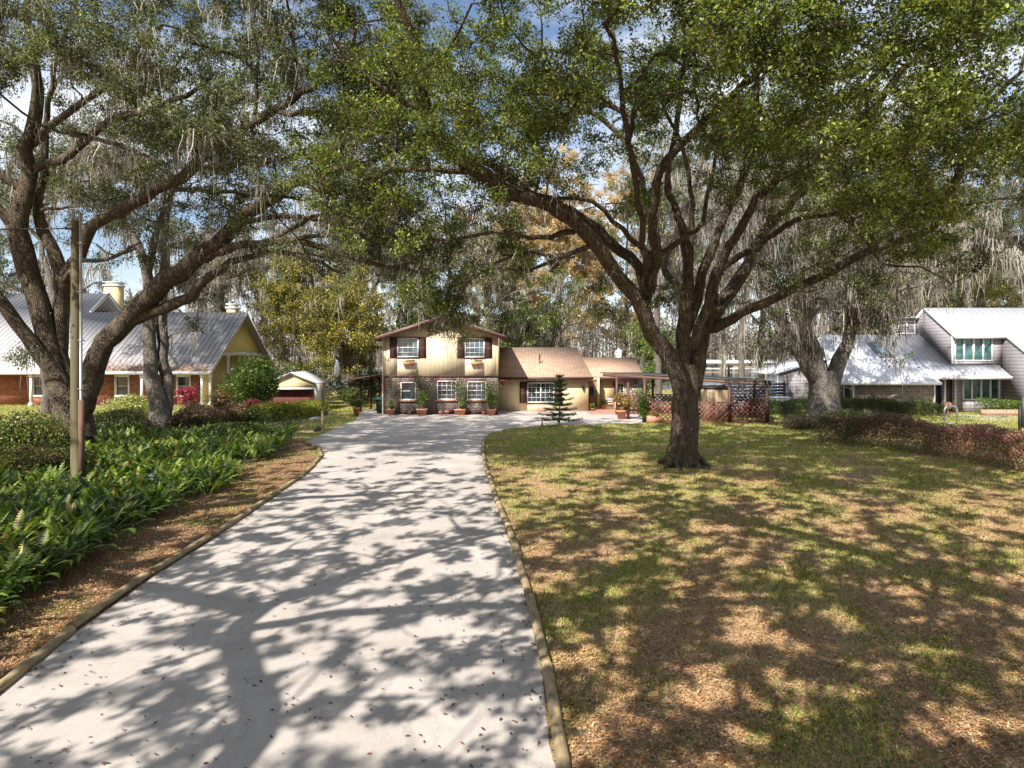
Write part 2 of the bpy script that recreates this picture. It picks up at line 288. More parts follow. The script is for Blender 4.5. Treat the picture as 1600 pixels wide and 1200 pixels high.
K = dict(
    bark=M_bark('oak_bark'), bark_grey=M_bark('grey_bark', (.10, .085, .075), (.30, .26, .225), (.17, .16, .11), .35),
    bark_red=M_bark('pine_bark', (.10, .06, .045), (.30, .20, .15), (.2, .15, .1), .3),
    leaf=M_leaf('oak_leaf'), moss=M_leaf('spanish_moss', .3, .9, .8), fern=M_leaf('fern_leaf', .4), grass=M_leaf('grass_blade', .35, .6), dry=M_leaf('dry_leaf', .12, .8, .7),
    ground=M_ground(), litter=M_litter(), conc=M_concrete(),
    timber=M_plain('weathered_timber', (.30, .225, .125), .9, .55, 11, .8, sc=(1, .35, 1), dirt=(.15, .13, .06)),
    tan=M_lines('tan_board_siding', (.68, .55, .38), 'XY', .3, .72, .07, .7), tan_flat=M_plain('tan_trim', (.60, .46, .29), .7, .08, 3),
    yellow=M_plain('cream_stucco', (.74, .58, .34), .8, .07, 2.5, .2, dirt=(.66, .51, .30)), yellow_lap=M_lines('cream_lap_siding', (.62, .47, .25), 'Z', .22, .6, .09),
    brick_dark=M_brick('dark_mixed_brick', (.23, .10, .075), (.07, .06, .07), (.30, .27, .25), bw=.3, bh=.11, ms=.02), brick_red=M_brick('red_brick', (.50, .13, .05), (.20, .05, .03), (.34, .24, .17), bw=.3, bh=.1, ms=.014),
    brick_pale=M_brick('pale_brick', (.42, .26, .22), (.50, .36, .30), (.60, .54, .5)),
    shingle=M_shingle('brown_shingle', (.41, .27, .19), (.50, .345, .25)),
    maroon=M_plain('maroon_paint', (.085, .038, .032), .5, .15, 5), brown=M_plain('brown_paint', (.075, .042, .033), .6, .2, 5),
    white=M_plain('white_paint', (.74, .73, .70), .5, .06, 4), glass=M_glass('window_glass'), glass_blue=M_glass('blue_window_glass', (.05, .09, .12)), glass_teal=M_glass('teal_window_glass', (.03, .10, .10)),
    terracotta=M_plain('terracotta', (.48, .20, .12), .8, .2, 9, .3, dirt=(.50, .32, .24)),
    metal=M_plain('galvalume_roof', (.42, .42, .45), .38, .08, 1.2, .05, .35, dirt=(.34, .33, .35)), metal_white=M_plain('white_metal_roof', (.66, .67, .70), .4, .06, 1.0, .05, .15),
    seam=M_plain('dark_seam', (.12, .12, .13), .5), rust=M_plain('leaf_rust_stain', (.50, .27, .14), .9, .35, 8),
    yel_sid=M_lines('yellow_lap_siding', (.84, .66, .24), 'Z', .2, .7, .08), grey_sid=M_lines('grey_lap_siding', (.28, .26, .28), 'Z', .24, .38, .13),
    stone=M_brick('rough_fieldstone', (.40, .29, .19), (.22, .155, .11), (.50, .42, .33), bw=.28, bh=.16, ms=.02, noise=.8),
    red_wood=M_plain('dark_red_wood', (.15, .05, .037), .8, .35, 5, .3, sc=(1, 1, .25)), wood=M_lines('tan_plank_wood', (.34, .25, .16), 'XY', .2, .4, .08), dark=M_plain('black_metal', (.02, .02, .022), .5),
    steel=M_plain('grey_pipe_metal', (.33, .34, .35), .4, .15, 5, metal=.6), pole=M_plain('treated_pole', (.11, .09, .05), .9, .5, 9, .7, sc=(1, 1, .08), dirt=(.14, .135, .05)),
    teal=M_plain('teal_plastic', (.02, .16, .17), .45, .05), bin=M_plain('dark_green_plastic', (.015, .035, .035), .45, .05), navy=M_lines('navy_slats', (.055, .075, .11), 'Z', .22, .3, .12),
    paver=M_brick('red_paver', (.42, .20, .14), (.5, .28, .2), (.5, .42, .35), bw=.2, bh=.2), mulch=M_plain('red_mulch', (.22, .085, .05), .95, .5, 25, .6),
    orange=M_plain('orange_plastic', (.75, .16, .03), .5), sand=M_plain('lake_bank', (.22, .2, .12), .95, .3, 1), rock=M_plain('dark_rock', (.07, .06, .055), .9, .4, 9, .6),
)
def M_water():
    m, nt, o = mat('lake_water'); b = nd(nt, 'ShaderNodeBsdfPrincipled', Roughness=.12); b.inputs['Base Color'].default_value = (.10, .13, .15, 1); b.inputs['Specular IOR Level'].default_value = .9
    n = nd(nt, 'ShaderNodeTexNoise', Scale=.9, Detail=4); nt.links.new(pos(nt, (.5, 2, 1)), n.inputs['Vector'])
    bp = nd(nt, 'ShaderNodeBump', Strength=.15, Distance=.1); nt.links.new(n.outputs[0], bp.inputs['Height']); nt.links.new(bp.outputs[0], b.inputs['Normal']); nt.links.new(b.outputs[0], o.inputs[0]); return m
K['water'] = M_water()
# ------------------------------------------------------------------ foliage tools
def rnd_unit(rng, n):
    v = rng.normal(size=(n, 3)); return v/(np.linalg.norm(v, axis=1)[:, None]+1e-9)
def leaf_quads(c, Ln, rng, aspect=.5, upb=.6, dirs=None, db=.5):
    n = len(c); d = rnd_unit(rng, n)
    if dirs is not None: d = d*(1-db)+dirs*db; d /= (np.linalg.norm(d, axis=1)[:, None]+1e-9)
    nn = rnd_unit(rng, n); nn[:, 2] = np.abs(nn[:, 2])+upb
    s = np.cross(d, nn); s /= (np.linalg.norm(s, axis=1)[:, None]+1e-9); up = np.cross(s, d)
    Ln = np.broadcast_to(np.asarray(Ln, float), (n,))[:, None]; W = Ln*aspect
    V = np.stack([c-d*Ln/2, c+s*W/2+up*W*.25, c+d*Ln/2, c-s*W/2+up*W*.25], 1).reshape(-1, 3)
    return V
def quads_idx(n): return np.arange(n*4).reshape(-1, 4)
def ribbons(a, b, w, rng, S=1, wav=0.):
    """thin strips from a to b (N,3), S segments"""
    n = len(a); s = rnd_unit(rng, n); s[:, 2] = 0; s /= (np.linalg.norm(s, axis=1)[:, None]+1e-9)
    d = b-a; s = np.where(np.abs(d[:, 2:3]) > .5*np.linalg.norm(d, axis=1)[:, None], s, np.cross(d, rnd_unit(rng, n)))
    s /= (np.linalg.norm(s, axis=1)[:, None]+1e-9); w = np.broadcast_to(np.asarray(w, float), (n,))[:, None]
    t = np.linspace(0, 1, S+1); V = np.zeros((n, S+1, 2, 3)); off = np.zeros((n, 3))
    for i, q in enumerate(t):
        if i: off = off+rng.normal(size=(n, 3))*wav*np.array([1, 1, .2])
        ww = w*(1-.75*q)*(.7+.6*rng.random((n, 1)))/2; p = a+d*q+off
        V[:, i, 0] = p-s*ww; V[:, i, 1] = p+s*ww
    base = (np.arange(n)*(S+1)*2)[:, None]
    Fq = np.concatenate([base+np.array([2*i, 2*i+1, 2*i+3, 2*i+2]) for i in range(S)], 0)
    return V.reshape(-1, 3), Fq
class Cloud:
    """gathers many small faces with per-vertex colour into one mesh"""
    def __init__(s): s.V = []; s.Q = []; s.Cc = []; s.n = 0
    def add(s, V, Q, col):
        s.V.append(V); s.Q.append(Q+s.n); s.n += len(V); s.Cc.append(np.broadcast_to(col, (len(V), 3))); return s
    def build(s, name, mt, parent=None, loc=None):
        V = np.concatenate(s.V); Q = np.concatenate(s.Q); Cc = np.concatenate(s.Cc)
        return mesh_np(name, V, Q, np.full(len(Q), 4), mt, parent, cols=Cc, loc=loc)
def leaf_cols(n, pal, rng, clump=None, jit=.25):
    pal = np.array(pal); k = rng.integers(0, len(pal), n); c = pal[k]
    f = 1+rng.normal(size=(n, 1))*jit
    if clump is not None: f = f*clump[:, None]
    return np.clip(c*np.clip(f, .35, 2.2), .004, .9)
OAK = [(.04, .06, .014), (.065, .09, .018), (.11, .135, .028), (.025, .04, .012), (.19, .21, .055), (.075, .08, .03)]
OAKY = [(.10, .14, .025), (.14, .17, .03), (.07, .11, .022), (.18, .18, .04), (.05, .08, .02)]
GREYG = [(.09, .105, .05), (.12, .13, .065), (.07, .085, .04), (.16, .155, .085), (.08, .11, .035)]
GOLD = [(.40, .32, .06), (.30, .27, .05), (.12, .14, .04), (.36, .28, .08), (.07, .095, .03), (.10, .11, .04)]
RUST = [(.48, .34, .15), (.42, .31, .16), (.54, .42, .22), (.36, .28, .15), (.46, .39, .24)]
BRT = [(.12, .19, .04), (.17, .25, .05), (.09, .15, .03), (.22, .27, .07)]
BARE = [(.26, .22, .17), (.30, .25, .19), (.20, .18, .13), (.24, .24, .12)]
FARY = [(.26, .26, .12), (.34, .29, .15), (.20, .22, .09), (.36, .26, .16)]
MOSS = np.array([.37, .335, .28])
def thin(c, seed, thr=-.25, s=1.0):
    c = np.asarray(c); v = vnoise(c[:, 0]*1.5*s+c[:, 2]*.9*s, c[:, 1]*1.3*s-c[:, 2]*1.2*s, seed); return c[v > thr]
def clumps_to_cloud(cl, cts, rng, Rr=.75, K=260, Ln=.085, pal=OAK, T=8, flat=.6, twig=.014, jit=.25, br=.22):
    n = len(cts)
    if n == 0: return
    Rr = np.broadcast_to(np.asarray(Rr, float), (n,))
    tw = rnd_unit(rng, n*T).reshape(n, T, 3)*np.array([1, 1, flat]); tw[:, :, 2] += .1
    tl = Rr[:, None, None]*(.7+.5*rng.random((n, T, 1)))
    tips = cts[:, None, :]+tw*tl
    k = rng.integers(0, T, (n, K)); ii = np.arange(n)[:, None]
    t = rng.random((n, K, 1))**.55
    d = tw[ii, k]; p = cts[:, None, :]+(tips[ii, k]-cts[:, None, :])*t+rng.normal(size=(n, K, 3))*(.13*Rr[:, None, None])
    p = p.reshape(-1, 3); d = d.reshape(-1, 3); d = d/(np.linalg.norm(d, axis=1)[:, None]+1e-9)
    b = np.repeat(1+rng.normal(size=n)*br, K)
    L_ = Ln*(.65+.7*rng.random(len(p)))
    cc = leaf_cols(len(p), pal, rng, b, jit)
    cl.add(leaf_quads(p, L_, rng, dirs=d, db=.45), quads_idx(len(p)), np.repeat(cc, 4, 0))
    if twig:
        a = np.repeat(cts, T, 0); V, Q = ribbons(a, tips.reshape(-1, 3), twig, rng, 1); cl.add(V, Q, np.array([.07, .055, .045]))
def smooth_line(pts, rad, step=.5, rng=None, wob=.0):
    pts = np.array(pts, float); rad = np.array(rad, float)
    if len(pts) < 3:
        pts = np.vstack([pts[0], pts.mean(0), pts[1]]) if len(pts) == 2 else pts; rad = np.array([rad[0], rad.mean(), rad[-1]])
    p = np.vstack([2*pts[0]-pts[1], pts, 2*pts[-1]-pts[-2]]); o = []; ro = []
    for i in range(1, len(p)-2):
        a, b, c, d = p[i-1], p[i], p[i+1], p[i+2]; m = max(2, int(np.linalg.norm(c-b)/step))
        for t in np.linspace(0, 1, m, endpoint=False):
            o.append(.5*((2*b)+(-a+c)*t+(2*a-5*b+4*c-d)*t*t+(-a+3*b-3*c+d)*t**3)); ro.append(rad[i-1]+(rad[i]-rad[i-1])*t)
    o.append(pts[-1]); ro.append(rad[-1]); o = np.array(o); ro = np.array(ro)
    if rng is not None and wob: o[1:] += rng.normal(size=o[1:].shape)*wob*np.minimum(1, .3/ro[1:, None])**.3
    return o, ro
def grow(limbs, cts, rng, upw=.35, r0=.011, sides=5, trunk_sides=14):
    """limbs: [(pts, radii)]; attach every clump centre to the nearest branch by a bent branch; returns (V, Q, node positions, node radii)"""
    nodes = []; nrad = []; par = []; fixed = []
    Vs = []; Qs = []; n0 = 0
    def put(V, Q):
        nonlocal n0
        Vs.append(V); Qs.append(Q+n0); n0 += len(V)
    for pts, rad in limbs:
        p, r = smooth_line(pts, rad, .45, rng, .035)
        V, Q = tube_arr(p, r, trunk_sides if max(rad) > .2 else 8)
        if max(rad) > .15:                              # knots and flutes on the thick wood
            cn = np.repeat(p, len(V)//len(p), 0); dv = V-cn; th = np.arctan2(dv[:, 1], dv[:, 0])
            rr = np.linalg.norm(dv, axis=1)[:, None]
            V = cn+dv*(1+.07*np.sin(th*3+V[:, 2]*.9)[:, None]+.05*np.sin(th*7-V[:, 2]*1.7)[:, None])+rng.normal(size=V.shape)*.018*np.minimum(rr, .4)
        put(V, Q)
        for i in range(len(p)):
            nodes.append(p[i]); nrad.append(r[i]); par.append(-1); fixed.append(1)
    nodes = [np.array(x) for x in nodes]; Lim = np.array(nodes)
    d0 = np.array([np.min(np.linalg.norm(Lim-c, axis=1)) for c in cts]) if len(cts) else np.array([])
    A = np.zeros((len(nodes)+len(cts)*14+10, 3)); A[:len(nodes)] = Lim; m = len(nodes); Dr = np.zeros_like(A)
    Dr[1:m] = Lim[1:]-Lim[:-1]; Dr[:m] /= (np.linalg.norm(Dr[:m], axis=1)[:, None]+1e-9)
    br = []
    for ci in np.argsort(d0):
        c = cts[ci]; df = c-A[:m]; ds = np.linalg.norm(df, axis=1)
        cost = ds*(1+.5*(df[:, 2] < -.2)*(ds > 1))-.25*ds*np.clip((df*Dr[:m]).sum(1)/(ds+1e-6), -1, 1)
        j = int(np.argmin(cost)); a = A[j]; dist = ds[j]
        if dist < .1: continue
        h1 = a+Dr[j]*dist*.35+np.array([0, 0, upw*dist*.25])+rng.normal(size=3)*.10*dist
        h2 = c-(c-a)*.3+rng.normal(size=3)*.12*dist+np.array([0, 0, -.05*dist])
        k = int(min(11, max(3, dist/.45))); t = np.linspace(0, 1, k+1)[:, None]
        pp = (1-t)**3*a+3*(1-t)**2*t*h1+3*(1-t)*t*t*h2+t**3*c; pp[1:-1] += rng.normal(size=pp[1:-1].shape)*.035
        ids = [j]+list(range(m, m+k))
        for q in range(1, k+1):
            A[m] = pp[q]; v = pp[q]-pp[q-1]; Dr[m] = v/(np.linalg.norm(v)+1e-9); par.append(ids[q-1]); nrad.append(0); fixed.append(0); m += 1
        br.append(ids)
    cnt = np.zeros(m)
    for ids in br: cnt[ids[-1]] += 1
    for i in range(m-1, -1, -1):
        if par[i] >= 0: cnt[par[i]] += cnt[i]
    nr = np.array(nrad, float)
    for i in range(m):
        if not fixed[i]: nr[i] = min(r0*max(cnt[i], 1)**.52+.003, nr[par[i]]*.92)
    for ids in br:
        r = nr[ids].copy(); r[0] = min(r[0], r[1]*1.35); r[-1] *= .6
        V, Q = tube_arr(A[ids], r, sides if r[0] > .03 else 4); put(V, Q)
    return np.concatenate(Vs), np.concatenate(Qs), A[:m], nr
def moss_cloud(cl, pts, rng, n, ln=(.5, 2.0), per=9, w=.035, col=MOSS, spread=.22):
    if len(pts) == 0: return
    k = rng.integers(0, len(pts), n); b = pts[k]
    L_ = ln[0]+(ln[1]-ln[0])*rng.random(n)**1.6
    o_ = rng.normal(size=(n*per, 3))*np.array([1, 1, .45]); a = np.repeat(b, per, 0)+o_*spread; o_ = np.exp(-.55*(o_[:, 0]**2+o_[:, 1]**2))
    ll = np.repeat(L_, per)*(.3+.7*rng.random(n*per))*(.25+.75*o_); e = a.copy(); e[:, 2] -= ll; e[:, :2] += rng.normal(size=(len(e), 2))*.12*ll[:, None]
    V, Q = ribbons(a, e, w*(.5+1.1*rng.random(n*per)), rng, 4, .05)
    f = np.repeat(1+rng.normal(size=n*per)*.2, 10)[:, None]; cl.add(V, Q, np.clip(col*f, .03, .8))
def make_tree(name, label, base, limbs, cts, seed, leaf=.085, K=260, Rr=.75, pal=OAK, bark='bark', moss=0, mossw=.035, mossl=(.5, 2.), group=None, br=.22, mosscol=MOSS, flat=.6, cat='tree', twig=.014, upw=.35, mossnodes=None, leafmat='leaf', jit=.25, mossr=.3):
    rng = np.random.default_rng(seed)
    t = thing(name, label, cat, base, group)
    V, Q, A, nr = grow(limbs, cts, rng, upw=upw)
    mesh_np('trunk', V, Q, np.full(len(Q), 4), K_[bark], t, smooth=True)
    if K: 
        c = Cloud(); clumps_to_cloud(c, cts, rng, Rr, K, leaf, pal, flat=flat, br=br, twig=twig, jit=jit); c.build('crown', K_[leafmat], t)
    if moss:
        sel = A[(nr < mossr) & (A[:, 2] > 3.2)]
        if mossnodes is not None: sel = sel[mossnodes(sel)]
        m = Cloud(); moss_cloud(m, sel, rng, moss, mossl, w=mossw, col=mosscol); m.build('hanging_moss', K_['moss'], t)
    return t
K_ = K
def proj(p): p = np.atleast_2d(p); return 800+p[:, 0]/p[:, 1]*F, HZ-(p[:, 2]-CH)/p[:, 1]*F
def fill(rng, n, pxr, pyr, Dr, low, zr, cen=None, rad=None, gaps=(), high=None):
    """clump centres through the volume of a crown: column by column above its drooping underside"""
    out = []
    while len(out) < n:
        px = rng.uniform(*pxr); py = rng.uniform(*pyr); D = rng.uniform(*Dr)
        if py > np.interp(px, low[0], low[1])-14: continue
        p = P(px, py, D)
        if not zr[0] < p[2] < zr[1]: continue
        if cen is not None and np.hypot((p[0]-cen[0])/rad[0], (p[1]-cen[1])/rad[1]) > 1: continue
        if any(((px-g[0])/g[2])**2+((py-g[1])/g[3])**2 < 1 and rng.random() < g[4] for g in gaps): continue
        out.append(p)
    return np.array(out)
def vnoise(x, y, seed=0):
    x = np.asarray(x, float); y = np.asarray(y, float); r = np.zeros_like(x); g = np.random.default_rng(seed)
    for k in range(6):
        a = g.uniform(0, 2*pi); f = g.uniform(.35, 1.7); r = r+np.sin((x*cos(a)+y*sin(a))*f+g.uniform(0, 6.28))/3
    return r

# ------------------------------------------------------------------ the ground
g = MB(); g.add([(-900, -300, 0), (900, -300, 0), (900, 1500, 0), (-900, 1500, 0)], [(0, 1, 2, 3)])
tag(g.build('ground', K['ground']), kind='structure')
def sheet(name, pts, z, m):
    b = MB(); b.add([(x, y, z) for x, y in pts], [tuple(range(len(pts)))]); o = b.build(name, m)
    return tag(o, kind='structure')
sheet('water', [(-260, 92), (-60, 88), (10, 84), (90, 86), (260, 92), (300, 255), (-260, 262)], .004, K['water'])
LE = [(-330, 1400), (0, 1085), (120, 988), (250, 894), (340, 838), (433, 774), (472, 747), (503, 719), (508, 708), (498, 699), (478, 691), (492, 684), (556, 656), (566, 643), (590, 637)]
RE = [(880, 1400), (868, 1200), (858, 1165), (850, 1080), (838, 985), (820, 930), (800, 860), (775, 790), (757, 735), (751, 705), (755, 688), (765, 677), (800, 669), (860, 665), (1010, 662), (1012, 645), (930, 641.5), (770, 641)]
le = [G(*p) for p in LE]; re = [G(*p) for p in RE]
drive = [(-7.6, -14)]+le+[(-9.2, 52), (-.9, 52)]+re[::-1]+[(1.6, -14)]
# strip of litter left of the drive
sheet('soil_strip', [(-9.8, -14), (-7.4, -14)]+le[:11]+[(-14.5, 38), (-17, 30), (-17, 20), (-14, 12), (-12, 6)], .004, K['litter'])
dr = sheet('driveway', drive, .012, K['conc'])
sheet('neighbour_driveway', [(-60, 33), (-17.5, 33.5), (-17.5, 38), (-19, 44), (-60, 44)], .008, K['conc'])
sheet('entry_paving', [(5.3, 46.8), (9.4, 46.8), (9.4, 53.5), (5.3, 53.5)], .016, K['paver'])
sheet('mulch_bed', [(8.3, 40.2), (16.2, 39.6), (16.2, 41.5), (8.3, 42.2)], .008, K['mulch'])
sheet('neighbour_patio', [(28.5, 42.3), (40, 42.3), (40, 47), (28.5, 47)], .006, K['paver'])
hb = MB()
for (x0, x1, y0, y1, h, ph) in ((-420, 500, 262, 420, 6, .3),):
    N = 30; vs = []
    for i in range(N+1):
        x = x0+(x1-x0)*i/N; zz = h*(.7+.3*sin(i*1.3+ph))
        vs += [(x, y0, -.5), (x, y0+25, zz*.35), (x, y1, zz)]
    hb.add(vs, [(3*i+k, 3*i+3+k, 3*i+4+k, 3*i+1+k) for i in range(N) for k in (0, 1)])
tag(hb.build('far_bank', K['sand']), kind='structure')

# ------------------------------------------------------------------ landscape timbers along the drive
def timbers(edge, side, words, w=.13, h=.11, n0=0):
    pts = np.array([G(*p) for p in edge]); seg = np.linalg.norm(np.diff(pts, axis=0), axis=1); s = np.concatenate([[0], np.cumsum(seg)])
    tot = s[-1]; n = int(round(tot/2.45)); cut = np.linspace(0, tot, n+1); rr = random.Random(5+side)
    for i in range(n):
        a = np.array([np.interp(cut[i]+.03+.03*rr.random(), s, pts[:, k]) for k in (0, 1)]); b = np.array([np.interp(cut[i+1]-.02, s, pts[:, k]) for k in (0, 1)])
        d = (b-a)/np.linalg.norm(b-a); nrm = np.array([-d[1], d[0]]); o = nrm*side*w*.5+nrm*rr.uniform(-.03, .03)
        m = MB(); V = []; K8 = 8; NS = 9; zt = rr.uniform(-.02, .015)
        for q in range(NS):
            t = q/(NS-1); c = a+(b-a)*t+o
            for k in range(K8):
                th = pi/8+2*pi*k/K8; rx = w/2*1.08; rz = h/2*1.08; jit = 1+rr.uniform(-.09, .07)*(1 if 0 < q < NS-1 else 0)
                V.append((c[0]+nrm[0]*cos(th)*rx*jit, c[1]+nrm[1]*cos(th)*rx*jit, .058+zt+sin(th)*rz*jit))
        f = [(q*K8+k, q*K8+(k+1) % K8, (q+1)*K8+(k+1) % K8, (q+1)*K8+k) for q in range(NS-1) for k in range(K8)]
        f += [tuple(range(K8)), tuple(range((NS-1)*K8, NS*K8))[::-1]]
        m.add(V, f); c0 = (a+b)/2
        ob = m.build('landscape_timber', K['timber'], loc=(c0[0], c0[1], 0))
        tag(ob, f'weathered edging timber {words}, {ORD[i]} from the bottom of the photo', 'timber', 'landscape timbers edging the concrete drive')
ORD = ['first', 'second', 'third', 'fourth', 'fifth', 'sixth', 'seventh', 'eighth', 'ninth', 'tenth', 'eleventh', 'twelfth', 'thirteenth', 'fourteenth']
timbers([(-60, 1135)]+LE[1:11], 1, "on the drive's fern bed side")
timbers([(872, 1230)]+RE[2:11], -1, "on the drive's lawn side")

# ------------------------------------------------------------------ grass, litter
rng = np.random.default_rng(3)
def in_poly(x, y, poly):
    x = np.asarray(x); y = np.asarray(y); c = np.zeros(len(x), bool); n = len(poly)
    for i in range(n):
        x1, y1 = poly[i]; x2, y2 = poly[(i+1) % n]
        if y1 == y2: continue
        k = ((y1 > y) != (y2 > y)) & (x < (x2-x1)*(y-y1)/(y2-y1)+x1); c ^= k
    return c
def scatter(n, d0, d1, wide=1.0, p=2):
    u = rng.random(n); D = d0*(d1/d0)**u                 # density falls off with distance
    x = (rng.random(n)*2-1)*D*.78*wide; return x, D
FERN = [G(*p) for p in ((-900, 1300), (-60, 1010), (20, 950), (75, 915), (165, 856), (240, 812), (290, 790), (337, 772), (365, 748), (332, 728), (430, 716), (440, 700), (472, 668), (500, 650))]+[(-15.4, 46), (-26, 40), (-30, 24), (-20, 12), (-13, 5)]
def lawnmask(x, y): return (~in_poly(x, y, drive)) & (~in_poly(x, y, FERN)) & ~((x > -9) & (x < 9.5) & (y > 45))
x, y = scatter(560000, 5.2, 60, 1.1); k = lawnmask(x, y)
gr = vnoise(x*1.7, y*1.7, 4)+.6*vnoise(x*4, y*4, 5)+(y-19)*.07; leftside = (x < -2) & (y < 40)
k &= (gr > rng.normal(size=len(x))*.8-.05+leftside*1.2); x = x[k]; y = y[k]; n = len(x)
hgt = (.022+.03*rng.random(n))*(1+y*.02); a = np.stack([x, y, np.zeros(n)], 1); ang = rng.random(n)*2*pi
e = a+np.stack([np.cos(ang)*hgt*.7, np.sin(ang)*hgt*.7, hgt], 1)
V, Q = ribbons(a, e, .008*(1+y*.09), rng, 1)
gc = leaf_cols(n, [(.15, .24, .02), (.24, .33, .035), (.09, .16, .02), (.34, .37, .07), (.42, .36, .14)], rng)
tag(Cloud().add(V, Q, np.repeat(gc, 4, 0)).build('grass', K['grass']), kind='stuff', cat='grass', label='thin green grass growing in patches through the leafy lawn')
x, y = scatter(330000, 5.2, 45, 1.1); k = lawnmask(x, y); lit = vnoise(x*1.7, y*1.7, 4)*-1+vnoise(x*2, y*2, 8)*.5-(y-18)*.06+((x < -2) & (y < 30))*1.5
k &= (lit > rng.normal(size=len(x))*.8-.2); x = x[k]; y = y[k]; n = len(x)
c = np.stack([x, y, .012+.02*rng.random(n)], 1)
V = leaf_quads(c, (.02+.026*rng.random(n))*(1+y*.035), rng, .42, 1.6, dirs=rnd_unit(rng, n)*np.array([1, 1, .15]), db=.8)
gc = leaf_cols(n, [(.36, .24, .11), (.50, .36, .20), (.25, .15, .07), (.46, .20, .07), (.52, .36, .22), (.14, .08, .04), (.48, .25, .09), (.34, .2, .10)], rng, jit=.2)
tag(Cloud().add(V, quads_idx(n), np.repeat(gc, 4, 0)).build('leaf_litter', K['dry']), kind='stuff', cat='leaf litter', label='dry brown oak leaves lying all over the lawn')
x, y = scatter(2600, 5.5, 50); k = in_poly(x, y, drive); x = x[k]; y = y[k]
ex = []                                                  # more leaves caught along the timbers
for E, sd in ((le[1:11], 1), (re[1:11], -1)):
    E = np.array(E)
    for _ in range(260):
        sg_ = np.linalg.norm(np.diff(E, axis=0), axis=1); i = int(np.searchsorted(np.cumsum(sg_)/sg_.sum(), rng.random()*.999)); t = rng.random(); p = E[i]*(1-t)+E[i+1]*t; ex.append((p[0]+sd*(rng.exponential(.10)+.02), p[1]))
ex = np.array(ex); x = np.concatenate([x, ex[:, 0]]); y = np.concatenate([y, ex[:, 1]]); n = len(x)
c = np.stack([x, y, .022+.008*rng.random(n)], 1)
V = leaf_quads(c, .035+.04*rng.random(n), rng, .42, 2.5, dirs=rnd_unit(rng, n)*np.array([1, 1, .08]), db=.9)
gc = leaf_cols(n, [(.10, .05, .035), (.05, .03, .025), (.16, .075, .04), (.22, .08, .05)], rng, jit=.2)
tag(Cloud().add(V, quads_idx(n), np.repeat(gc, 4, 0)).build('fallen_leaves', K['dry']), kind='stuff', cat='fallen leaves', label='small dark leaves scattered across the concrete driveway')

# ------------------------------------------------------------------ the fern bed
def ferns(n_pl, poly_pts, seed, area, big=1.0):
    rng = np.random.default_rng(seed); cl = Cloud(); done = 0
    xs = []; ys = []
    while len(xs) < n_pl:
        D = area[2]*(area[3]/area[2])**rng.random(); xx = rng.uniform(area[0], area[1])
        if in_poly([xx], [D], poly_pts)[0] and xx > -.80*D-1.2: xs.append(xx); ys.append(D)
    for xx, yy in zip(xs, ys):
        nf = rng.integers(11, 17); az = rng.random(nf)*2*pi; L_ = (.6+.65*rng.random(nf))*big; arch = .35+.65*rng.random(nf)
        S = 14 if yy < 16 else 9; t = np.linspace(.08, 1, S)
        hd = np.stack([np.cos(az), np.sin(az)], 1)
        hor = np.sin(t[None]*1.35*arch[:, None]+.05)*L_[:, None]*.85; ver = L_[:, None]*(t[None]*1.15-.85*arch[:, None]*t[None]**2.2)*.85+.05
        P0 = np.zeros((nf, S, 3)); P0[:, :, 0] = xx+hd[:, 0:1]*hor; P0[:, :, 1] = yy+hd[:, 1:2]*hor; P0[:, :, 2] = np.maximum(ver, .03)
        tg = np.gradient(P0, axis=1); tg /= (np.linalg.norm(tg, axis=2)[..., None]+1e-9)
        sd = np.cross(tg, np.array([0, 0, 1.])); sd /= (np.linalg.norm(sd, axis=2)[..., None]+1e-9)
        ll = (.062*np.sin(np.pi*np.clip(t*.9+.1, 0, 1))**.7+.012)[None, :, None]*L_[:, None, None]*1.25
        step = (L_[:, None, None]/S)*.42
        for s_ in (-1, 1):
            tip = P0+sd*ll*s_+tg*ll*.25+np.array([0, 0, -.12])*ll; V = np.stack([P0-tg*step, tip-tg*step*.2, tip+tg*step*.25, P0+tg*step], 2).reshape(-1, 3)
            base = np.array([[.06, .115, .02], [.10, .17, .028], [.18, .25, .04], [.035, .075, .018], [.27, .32, .07]])[rng.integers(0, 5, nf)]
            cc = np.repeat(base*(1+rng.normal(size=(nf, 1))*.15), S*4, 0)
            cc = cc*rng.choice([.55, .8, 1, 1.2]); cc = cc*np.array([1.7, 1.15, 1]) if rng.random() < .07 else cc
            dead = np.repeat(rng.random(nf) < .03, S*4); cc[dead] = (.26, .15, .07)
            cl.add(V, quads_idx(nf*S), np.clip(cc, .01, .6))
    return cl
cl = ferns(1150, FERN, 21, (-26, -2, 5.6, 33), .85)
tag(cl.build('fern_bed', K['fern']), 'arching green sword ferns filling the bed between drive and neighbour', 'ferns', kind='stuff')
